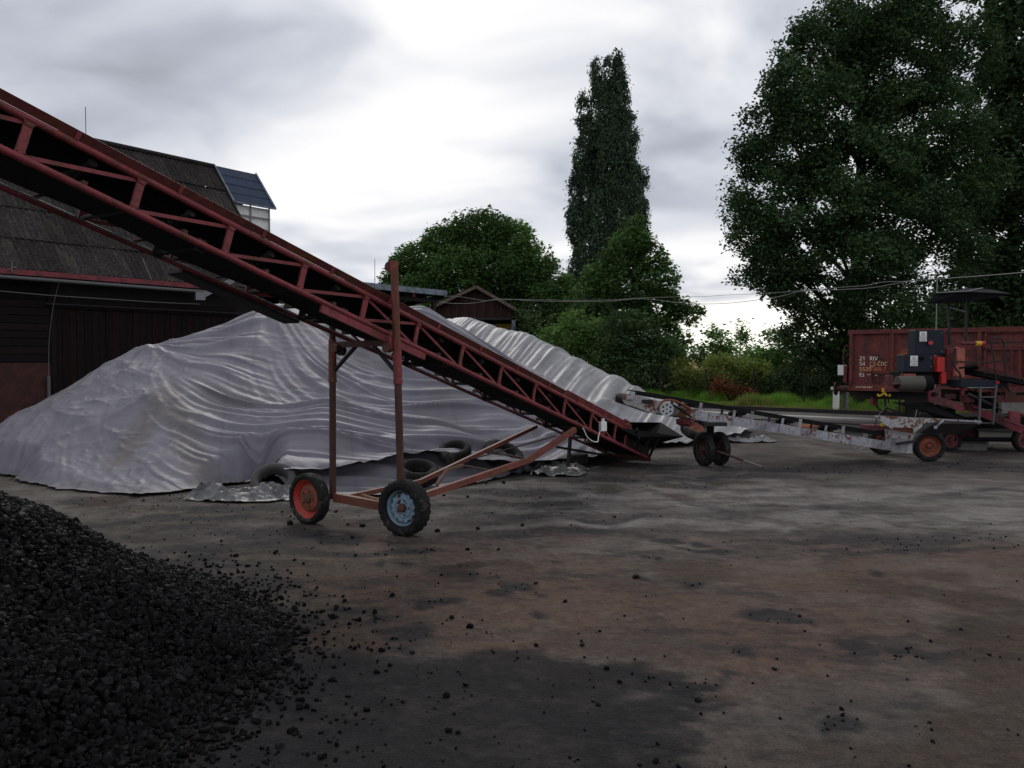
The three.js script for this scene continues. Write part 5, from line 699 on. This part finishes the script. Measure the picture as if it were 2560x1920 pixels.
  for (const [x, y, d, r] of [[2376, 1082, 17.0, .24], [2420, 1078, 18.2, .24], [2560, 1085, 16.9, .26]]) wheelGroup(t, P3(x, y, d).setY(r), V(.1, 0, -1), r, .14, r * .66, { rimMat: M.machineRed, tyreMat: M.rubber, lugs: 30, depth: .006 });
  mb().tube(P3(2376, 1082, 17.05).setY(.25), P3(2560, 1085, 16.95).setY(.25), .05).bar(P3(2300, 1010, 17.2), P3(2380, 1075, 17.1), .08, .08).build('chassis', M.black, t); mb().box(2.2, .25, 1.2, P3(2460, 1070, 17.4).setY(.62)).build('chassis', M.black, t);
  for (const [x, y0, y1, d] of [[2292, 1024, 1044, 16.5], [2304, 1018, 1036, 16.7]]) mb().tube(P3(x, y0, d), P3(x - 4, y1, d), .008).build('hanging_wire', M.cable, t);
  { const hs = mb(), pp = mb(); const r = mulberry(5); for (let i = 0; i < 9; i++) { const x = 2350 + 180 * r(), y = 935 + 60 * r(), d = 16.6 + .5 * r(); hs.path([P3(x, y, d), P3(x + 15 * r(), y + 22 + 10 * r(), d - .05), P3(x + 40 + 20 * r(), y + 26 + 14 * r(), d), P3(x + 70, y + 10 + 30 * r(), d + .1)], .014, 6); } hs.build('hoses', M.rubber, t);
    for (let i = 0; i < 8; i++) { const x = 2360 + 170 * r(), y = 968 + 70 * r(), d = 16.5 + .4 * r(); pp.box(.1 + .2 * r(), .06 + .1 * r(), .1, P3(x, y, d), r() * .4); pp.tube(P3(x, y, d), P3(x + 40 * r(), y + 30 * r(), d), .02); } pp.build('machine_fittings', M.skirt, t); mb().tube(P3(2420, 985, 16.45), P3(2478, 1012, 16.4), .035, 12).tube(P3(2478, 1012, 16.4), P3(2505, 1025, 16.4), .018, 8).build('ram', M.darkSteel, t); }
  mb().bar(P3(2260, 928, 16.9), P3(2242, 972, 16.8), .02, .02, V(1, 0, 0)).bar(P3(2222, 1008, 16.5), P3(2218, 972, 16.5), .02, .02, V(1, 0, 0)).build('stay', M.black, t);
}
// ------------------------------------------------------------------ slab, cables, thin mast, fence, boxes
{
  const c = gp(2433, 1120), p = new THREE.Shape(); [[-.38, -.16], [.0, -.24], [.46, .2], [.42, .34], [.1, .36], [-.4, .2]].forEach(([x, y], i) => (i ? p.lineTo(x, y) : p.moveTo(x, y)));
  const g = metric(bare(new THREE.ExtrudeGeometry(p, { depth: .13, bevelEnabled: true, bevelSize: .02, bevelThickness: .02, bevelSegments: 2 }))); g.rotateX(-Math.PI / 2); g.scale(1.15, 1, 1.8); const m = finish(new THREE.Mesh(g, M.concrete)); m.name = 'concrete_slab'; m.position.copy(c); scene.add(tag(m, 'broken grey concrete slab lying beside the orange-rimmed wheel on the right', 'concrete slab'));
  const cab = (l, label, r) => { const m = mb().path(l.map(([x, y]) => at(x, y, x < 2342 ? mix(40, 20, (x - 1060) / 1282) : mix(20, 15, (x - 2342) / 260))), r, 5, 6).build('overhead_cable', M.cable, scene); return tag(m, label, 'cable'); };
  cab([[1085, 751], [1115, 757], [1161, 759], [1205, 755], [1240, 748], [1330, 752], [1420, 754], [1520, 753], [1607, 747], [1680, 755], [1745, 760], [1820, 758], [1893, 750], [1950, 741], [2002, 728], [2100, 724], [2182, 719], [2270, 704], [2342, 698], [2450, 690], [2575, 680]], 'light overhead cable sagging lower, from the gabled building to the mast', .009);
  cab([[1104, 741], [1140, 741], [1177, 746], [1208, 751], [1246, 750], [1330, 749], [1420, 751], [1520, 750], [1607, 745], [1709, 742], [1765, 741], [1824, 737], [1886, 735], [2002, 727], [2090, 719], [2170, 713], [2200, 706], [2270, 703], [2342, 697]], 'darker overhead cable running just above the lower one past the trees', .007);
  mb().tube(at(2339, 830, 20).setY(0), at(2343, 697, 20), .022, 8, .012).build('mast', M.cable, scene); tag(scene.getObjectByName('mast'), 'thin pale mast carrying the overhead cable behind the navy cabinets', 'mast');
  const f = thing('wire_fence', 'wire fence with dark posts in front of the bushes beyond the grass', 'fence', V(7, 0, 34)); const F0 = V(1.2, 0, 37.6), F1 = V(17, 0, 29.4), n = 9; const net = mb();
  for (let i = 0; i <= n; i++) { const b = F0.clone().lerp(F1, i / n); mb().tube(b, b.clone().setY(1.5), .035, 8).build('post', M.darkSteel, f); }
  for (let y = .25; y <= 1.46; y += .2) net.tube(F0.clone().setY(y), F1.clone().setY(y), .004, 4); for (let i = 0; i < 120; i++) net.tube(F0.clone().lerp(F1, i / 120).setY(.1), F0.clone().lerp(F1, i / 120).setY(1.45), .0025, 3);
  const nm = net.build('netting', M.darkSteel, f); nm.userData.kind = 'stuff';
  const wb = thing('concrete_block', 'pale concrete block standing at the left end of the wagon', 'concrete block', gp(2100, 1030)); const wp = gp(2100, 1030); mb().box(.5, .1, .5, wp.clone().setY(.86)).build('cap', M.white, wb); mb().box(.1, .82, .35, wp.clone().add(V(-.15, .41, 0))).build('leg', M.white, wb); mb().box(.1, .82, .35, wp.clone().add(V(.2, .41, 0))).build('leg', M.concrete, wb);
}
// ------------------------------------------------------------------ trees, bushes and grass
rnd = mulberry(55);
function leafClump(n, spread, size, seed, droop = .3) {               // a spray of folded leaves
  const r = mulberry(seed), pos = [];
  for (let i = 0; i < n; i++) {
    const c = new THREE.Vector3(r() - .5, (r() - .5) * .8, r() - .5).multiplyScalar(spread * 2 * Math.cbrt(r())), q = new THREE.Quaternion().setFromEuler(new THREE.Euler((r() - .5) * 1.7 - droop, r() * 6.28, (r() - .5) * 1.5)), L = size * (.7 + .6 * r()), w = L * .42, f = L * .14;
    const P = [[0, 0, 0], [w, f, L * .45], [0, 0, L], [-w, f, L * .45]].map((p) => new THREE.Vector3(...p).applyQuaternion(q).add(c)); for (const k of [0, 1, 2, 0, 2, 3]) pos.push(P[k].x, P[k].y, P[k].z);
  }
  const g = new THREE.BufferGeometry(); g.setAttribute('position', new THREE.Float32BufferAttribute(pos, 3)); g.computeVertexNormals(); return g;
}
const leafMat = (c, tr = .25) => { const m = new THREE.MeshPhysicalMaterial({ roughness: .75, transmission: tr, thickness: 0, side: THREE.DoubleSide, specularIntensity: .12 }); m.color.setRGB(...c); return m; };
const barkMat = woodMat([.026, .022, .018], 70);
function taper(pts, r0, r1, n = 7) {                                  // a limb that thins along its way
  const c = new THREE.CatmullRomCurve3(pts), S = Math.max(4, pts.length * 4), g = new THREE.TubeGeometry(c, S, 1, n), p = g.attributes.position;
  for (let i = 0; i <= S; i++) { const o = c.getPointAt(i / S), r = mix(r0, r1, i / S); for (let k = 0; k <= n; k++) { const j = i * (n + 1) + k; p.setXYZ(j, o.x + (p.getX(j) - o.x) * r, o.y + (p.getY(j) - o.y) * r, o.z + (p.getZ(j) - o.z) * r); } }
  return metric(bare(g));
}
// lobes: [px, py, half width, half height, distance, half depth] in the picture's pixels at that distance
function tree(name, label, category, o) {
  const { base, lobes, trunkR = .25, trunkTop, clump, mat, perM3 = 5, shade = .0, group, hole = .38, limbs = true, up = 0, tint = 1 } = o, t = thing(name, label, category, base, group);
  const L = lobes.map(([px, py, rx, ry, d, rd, k]) => { const c = at(px, py, d), s = d / LENS * (o.grow || 1); return { c, r: new THREE.Vector3(rx * s, ry * s, rd ?? rx * s), k: k ?? 1 }; });
  if (limbs) {
    const b = mb(), top = trunkTop || L[0].c; const mid = base.clone().lerp(top, .45).add(V(rr(-.2, .2), 0, rr(-.2, .2))); b.add(taper([base, mid, top], trunkR, trunkR * .12, 9)); const trunkAt = (y) => { const f = clamp((y - base.y) / (top.y - base.y)); return f < .45 ? base.clone().lerp(mid, f / .45) : mid.clone().lerp(top, (f - .45) / .55); };
    for (const l of L) { const y0 = Math.max(base.y + 1.2, l.c.y - l.c.distanceTo(trunkAt(l.c.y)) * .7 - .4), a = trunkAt(y0), m = a.clone().lerp(l.c, .5).add(V(rr(-.2, .2), rr(-.3, .1), rr(-.2, .2))); b.add(taper([a, m, l.c], trunkR * .24, .015, 6)); for (let i = 0; i < (o.twigs ?? 3); i++) { const e = l.c.clone().add(new THREE.Vector3(rr(-1, 1), rr(-.6, 1), rr(-1, 1)).multiply(l.r).multiplyScalar(.8)); b.add(taper([m, m.clone().lerp(e, .5).add(V(0, .1, 0)), e], trunkR * .09, .006, 5)); } }
    b.build('trunk', barkMat, t);
  }
  const pts = []; let id = rnd() * 50;
  for (const l of L) {
    const vol = 4.19 * l.r.x * l.r.y * l.r.z, lt = rr(...(o.tones || [.72, 1.3])), n = Math.round(4.2 * perM3 * Math.pow(vol, .8) * l.k); id += 3;
    for (let i = 0; i < n; i++) {
      const v = new THREE.Vector3(rr(-1, 1), rr(-1, 1), rr(-1, 1)); if (v.length() > 1) { i--; continue; }
      const q = v.length(), rad = Math.pow(q, .55); v.multiplyScalar(rad / (q || 1)); const e = .82 + .36 * vnoise(v.x * 2.3 + id, v.y * 2.3 + v.z * 1.9);
      const p = v.clone().multiplyScalar(e).multiply(l.r).add(l.c); if (p.y < base.y + .1) continue;
      if (vnoise(p.x * 1.15 + id, p.y * 1.5 + p.z * .8) < hole * (1 - .35 * rad * 0)) continue; pts.push([p, v, lt]);
    }
  }
  const im = finish(new THREE.InstancedMesh(clump, mat, pts.length)); im.name = 'crown'; im.userData.kind = 'stuff'; const q = new THREE.Quaternion(), e = new THREE.Euler(), c = new THREE.Color();
  pts.forEach(([p, v, lt], i) => { const s = rr(.6, 1.35); im.setMatrixAt(i, new THREE.Matrix4().compose(p.clone().sub(base), q.setFromEuler(e.set(rr(-.4, .4) + up, rr(0, 6.28), rr(-.4, .4))), new THREE.Vector3(s, s * (o.tall || 1), s))); const k = tint * lt * (.8 + .36 * rnd()) , y = rnd() * .16; im.setColorAt(i, c.setRGB(k * (1 + y), k * (1 + .3 * y), k * (1 - y))); });
  t.add(im); return t;
}
const CL = { big: leafClump(20, .45, .2, 1), maple: leafClump(26, .42, .12, 6), mid: leafClump(16, .4, .2, 2), small: leafClump(18, .34, .13, 3), poplar: leafClump(24, .34, .15, 4, 1.0), bush: leafClump(18, .26, .11, 5) };
const G = { maple: leafMat([.05, .095, .042], .28), tall: leafMat([.046, .085, .04], .28), poplar: leafMat([.062, .1, .07], .25), round: leafMat([.085, .17, .055], .4), cone: leafMat([.085, .165, .055], .4), bush: leafMat([.14, .26, .08], .45), dark: leafMat([.075, .135, .055], .35), olive: leafMat([.22, .29, .085], .5), dead: leafMat([.13, .05, .028], .25) };
const root = (px, d) => { const p = at(px, 893, d); p.y = 0; return p; };
tree('maple_tree', 'huge dark maple tree filling the upper right behind the wagon', 'tree', { base: root(2140, 33), trunkR: .42, clump: CL.maple, mat: G.maple, perM3: 10, hole: .42, trunkTop: at(2170, 30, 33), twigs: 4, lobes: [
  [2200, 20, 150, 110, 33, 2.6], [2330, 40, 110, 120, 33.5, 2.2], [2090, 110, 110, 90, 32.5, 2], [2010, 130, 60, 60, 32.5, 1.2], [2240, 180, 170, 110, 32.5, 2.8], [2400, 150, 90, 110, 34, 1.8], [1985, 215, 75, 60, 32, 1.4], [2080, 270, 140, 90, 31.5, 2.2], [1935, 300, 70, 60, 32, 1.3], [2280, 320, 170, 110, 32, 2.8], [1990, 380, 130, 80, 31.5, 2], [1890, 395, 60, 55, 32, 1.1], [2150, 420, 160, 90, 31, 2.4], [2350, 460, 140, 110, 33, 2.4], [1930, 480, 110, 75, 31.5, 1.8], [1850, 520, 50, 45, 32, 1], [2060, 530, 150, 80, 30.5, 2.2], [2240, 560, 150, 90, 31, 2.6], [1900, 590, 75, 55, 31.5, 1.4], [1990, 640, 130, 70, 31, 2], [2140, 660, 150, 70, 30.5, 2.4], [2320, 640, 130, 90, 32.5, 2.2], [1920, 680, 85, 45, 31.5, 1.4], [2060, 740, 130, 60, 31, 2], [1955, 760, 60, 45, 31.5, 1.2], [2200, 770, 150, 60, 31.5, 2.2], [2080, 830, 110, 50, 32, 1.6], [2010, 880, 55, 45, 32, 1], [2110, 900, 70, 50, 32.5, 1]] });
tree('tall_tree', 'tall dark tree at the right edge beside the huge maple', 'tree', { base: root(2530, 38), trunkR: .35, clump: CL.mid, mat: G.tall, perM3: 8, hole: .33, trunkTop: at(2535, -40, 38), tall: 1.2, lobes: [[2530, -20, 60, 90, 38, 1.4], [2500, 70, 45, 80, 37.5, 1.1, .7], [2580, 80, 60, 90, 38, 1.4], [2505, 190, 45, 80, 37.5, 1.1], [2560, 230, 70, 90, 37.5, 1.6], [2500, 330, 55, 80, 37, 1.4], [2570, 390, 80, 90, 37, 1.8], [2490, 460, 75, 90, 37, 1.6], [2560, 560, 100, 100, 36.5, 2], [2470, 600, 85, 90, 37, 1.8], [2540, 710, 120, 80, 36.5, 2], [2440, 730, 100, 80, 37, 2], [2530, 800, 140, 70, 36.5, 2]] });
tree('poplar_tree', 'very tall slender poplar rising in the middle of the sky', 'tree', { base: root(1535, 75), trunkR: .45, clump: CL.poplar, mat: G.poplar, perM3: 10, hole: .21, tall: 1.6, grow: 1.1, tones: [.55, 1.55], trunkTop: at(1525, 190, 75), twigs: 1, lobes: [
  [1544, 178, 12, 46, 75], [1518, 182, 11, 42, 75], [1490, 196, 12, 46, 75], [1550, 260, 19, 80, 74.5], [1520, 290, 22, 90, 75], [1490, 290, 16, 80, 75], [1457, 280, 13, 42, 75], [1466, 350, 16, 60, 75], [1565, 370, 24, 90, 74.5], [1530, 410, 30, 110, 74], [1495, 410, 24, 90, 75], [1448, 400, 12, 50, 75, 1, .7], [1440, 470, 14, 50, 75], [1470, 480, 22, 80, 75], [1585, 490, 22, 80, 74.5], [1550, 520, 34, 110, 74], [1505, 540, 30, 100, 74.5], [1445, 560, 18, 70, 75], [1607, 460, 13, 50, 75], [1600, 570, 20, 60, 75], [1432, 550, 12, 45, 75], [1468, 620, 26, 80, 75], [1520, 650, 36, 90, 74], [1580, 630, 30, 70, 75], [1440, 690, 16, 50, 75], [1480, 720, 26, 60, 75], [1450, 750, 20, 50, 75]] });
tree('broad_tree', 'broad round green tree behind the gabled building', 'tree', { base: root(1200, 56), trunkR: .45, clump: CL.big, mat: G.round, perM3: 7, hole: .24, grow: 1.12, trunkTop: at(1200, 600, 56), lobes: [
  [1200, 590, 75, 55, 56, 2.2], [1130, 610, 60, 45, 56, 1.8], [1270, 610, 60, 55, 56, 1.8], [1060, 660, 65, 50, 56, 1.8], [1010, 690, 40, 40, 56, 1.2], [985, 715, 30, 25, 56, 1], [1150, 680, 90, 60, 54.5, 2.4], [1240, 690, 90, 60, 54.5, 2.4], [1320, 670, 60, 60, 56, 1.8], [1370, 700, 50, 45, 56, 1.5], [1390, 740, 45, 40, 56, 1.4], [1060, 740, 80, 50, 55, 2], [1330, 770, 90, 60, 55, 2.2], [1400, 800, 50, 60, 56, 1.5], [1240, 780, 90, 60, 55, 2.2], [1420, 760, 25, 30, 56, .8], [1370, 850, 80, 50, 55, 1.8]] });
tree('conical_tree', 'wide conical green tree standing in front of the poplar', 'tree', { base: root(1585, 50), trunkR: .35, clump: CL.mid, mat: G.cone, perM3: 6.5, hole: .25, trunkTop: at(1588, 570, 50), lobes: [
  [1586, 570, 28, 30, 50, .8], [1580, 610, 50, 40, 50, 1.2], [1545, 650, 50, 40, 49.5, 1.3], [1620, 650, 45, 45, 50, 1.2], [1500, 700, 50, 40, 49.5, 1.3], [1570, 710, 70, 50, 48.5, 1.6], [1645, 700, 50, 45, 50, 1.3], [1480, 745, 50, 35, 49.5, 1.3], [1540, 780, 90, 50, 48.5, 1.8], [1640, 760, 60, 50, 49.5, 1.5], [1690, 770, 40, 35, 50, 1], [1725, 785, 30, 28, 50, .8], [1600, 830, 100, 50, 49, 1.8], [1690, 830, 45, 40, 50, 1, .6], [1710, 870, 35, 40, 50, .9, .6], [1670, 890, 45, 40, 50, 1.1], [1480, 810, 60, 50, 49.5, 1.5]] });
const bushes = [
  ['light green bush beside the post of the gabled building', 'dark', [[1330, 810, 45, 45, 43, 1.2], [1345, 860, 60, 50, 43, 1.2]], CL.small, 1345, 43],
  ['leafy green bush standing above the crest of the far tarpaulin', 'bush', [[1455, 810, 45, 40, 40, 1], [1420, 850, 60, 45, 40, 1.2], [1490, 860, 60, 50, 40, 1.2], [1450, 900, 90, 45, 39.5, 1.4]], CL.small, 1455, 40],
  ['tall grey green shrub right of the leafy bush', 'dark', [[1560, 820, 45, 40, 38, 1], [1600, 850, 60, 45, 38, 1.2], [1550, 890, 70, 50, 37.5, 1.2], [1640, 890, 60, 45, 38, 1.2], [1590, 935, 110, 40, 37.5, 1.2]], CL.small, 1590, 38],
  ['low dark shrub behind the fence at the foot of the far tarpaulin', 'dark', [[1560, 960, 60, 40, 36.5, .9], [1650, 960, 60, 38, 36.5, .9], [1480, 930, 60, 40, 37, 1]], CL.bush, 1600, 36.5],
  ['small bush with reddish tips at the field gap', 'olive', [[1700, 925, 26, 30, 36.5, .6], [1690, 960, 40, 34, 36, .7]], CL.bush, 1697, 36.3],
  ['slender young spruce pointing up among the right bushes', 'bush', [[1853, 825, 10, 22, 42, .3], [1855, 860, 22, 28, 42, .6], [1858, 900, 36, 36, 42, .9]], CL.small, 1857, 42],
  ['dark bush with upright shoots right of the field gap', 'bush', [[1785, 838, 14, 20, 40, .4], [1800, 860, 30, 30, 40, .8], [1770, 888, 40, 28, 40, 1], [1830, 895, 55, 32, 40, 1.1]], CL.small, 1800, 40],
  ['broad yellow green bush behind the fence', 'olive', [[1765, 922, 36, 24, 36, .8], [1800, 912, 30, 22, 36, .7], [1840, 925, 44, 28, 36, .8], [1740, 950, 46, 28, 35.5, .8], [1800, 955, 40, 26, 35.5, .8], [1865, 955, 46, 28, 35.5, .9], [1900, 935, 30, 24, 36, .6]], CL.bush, 1800, 36],
  ['green bush under the left edge of the huge maple', 'bush', [[1930, 870, 50, 40, 38, 1.1], [1900, 910, 60, 42, 37.5, 1.1], [1965, 905, 50, 40, 38, 1], [1930, 955, 80, 36, 37, 1.1]], CL.small, 1930, 38],
  ['dark undergrowth bush behind the wagon buffers', 'dark', [[2040, 920, 60, 45, 35, 1.2], [2110, 930, 60, 50, 34, 1.2], [1990, 955, 60, 34, 35, 1], [2060, 975, 80, 34, 33, 1]], CL.bush, 2050, 34.5],
  ['dark bush behind the right part of the wagon', 'dark', [[2250, 830, 110, 60, 36, 1.6], [2400, 820, 110, 70, 36, 1.6], [2540, 840, 90, 70, 36, 1.6], [2180, 870, 90, 50, 36, 1.4]], CL.small, 2330, 37],
  ['reddish brown heap of dead branches on the grass', 'dead', [[1800, 968, 34, 18, 33.4, .5], [1840, 978, 40, 16, 33.2, .5], [1790, 950, 12, 12, 33.5, .3], [1870, 985, 26, 10, 33, .4]], CL.bush, 1825, 33.3],
];
bushes.forEach(([label, g, lobes, clump, px, d]) => tree(g === 'dead' ? 'dead_branches' : 'bush', label, g === 'dead' ? 'dead branches' : 'bush', { base: root(px, d), trunkR: .07, clump, mat: G[g], perM3: g === 'dead' ? 20 : clump === CL.bush ? 30 : 15, hole: .4, grow: g === 'dead' ? .85 : 1.1, lobes, twigs: 1 }));
tree('hedge', 'long dark belt of far trees along the field edge', 'hedge', { base: root(1100, 95), clump: CL.big, mat: G.dark, perM3: 1.6, hole: .1, limbs: false, lobes: [-400, -250, -100, 50, 200, 350, 500, 650, 800, 950, 1080, 1200, 1300, 1400, 1500, 1600].map((x, i) => [x, 878 - 12 * (i % 3), 95, 40 + 8 * (i % 2), 95, 3]).concat([[2050, 880, 80, 34, 90, 2.4], [2200, 870, 110, 44, 90, 3], [2360, 866, 110, 50, 90, 3], [2540, 866, 130, 50, 90, 3]]) });
// grass on the verge: stuff
{
  const pos = []; const r = mulberry(9); for (let i = 0; i < 14; i++) { const a = r() * 6.28, x = (r() - .5) * .3, z = (r() - .5) * .3, h = .13 + .2 * r(), b = .12 * r(), w = .012; pos.push(x - w * Math.cos(a), 0, z - w * Math.sin(a), x + w * Math.cos(a), 0, z + w * Math.sin(a), x + b * Math.sin(a), h, z + b * Math.cos(a)); }
  const g = new THREE.BufferGeometry(); g.setAttribute('position', new THREE.Float32BufferAttribute(pos, 3)); g.computeVertexNormals(); const P = [];
  for (let i = 0; i < 60000; i++) { const s = rr(-26, 14), q = 5.4 + 9 * rnd() ** 1.3, p = TRACK0.clone().addScaledVector(TRACK, s).add(V(.616 * q, 0, .788 * q)), d = -p.z; const c = fbm(p.x * .5, d * .5, 3), dry = smooth(6.4, 5.6, q) * smooth(-9, -4, s); if (rnd() > smooth(.22, .5, c) + .25 || Math.abs(p.x / d) > .75 || (dry > .5 && rnd() < .6)) continue; P.push([p, .55 + 1.5 * smooth(.45, .75, fbm(p.x * .8 + 7, d * .8, 3)) + .2 * rnd(), dry]); }
  const im = finish(new THREE.InstancedMesh(g, leafMat([.2, .37, .06], .45), P.length)); im.name = 'grass'; im.userData.kind = 'stuff'; tag(im, 'bright green grass and weeds on the verge beyond the siding', 'grass'); const c = new THREE.Color();
  P.forEach(([p, s, dry], i) => { im.setMatrixAt(i, new THREE.Matrix4().compose(p, new THREE.Quaternion().setFromEuler(new THREE.Euler(0, rr(0, 6.28), 0)), new THREE.Vector3(1.1, s, 1.1))); const k = rr(.7, 1.2); im.setColorAt(i, dry > .4 ? c.setRGB(1.3 * k, .75 * k, 1.3 * k) : c.setRGB(k, k, k)); }); scene.add(im);
}
renderer.render(scene, camera);
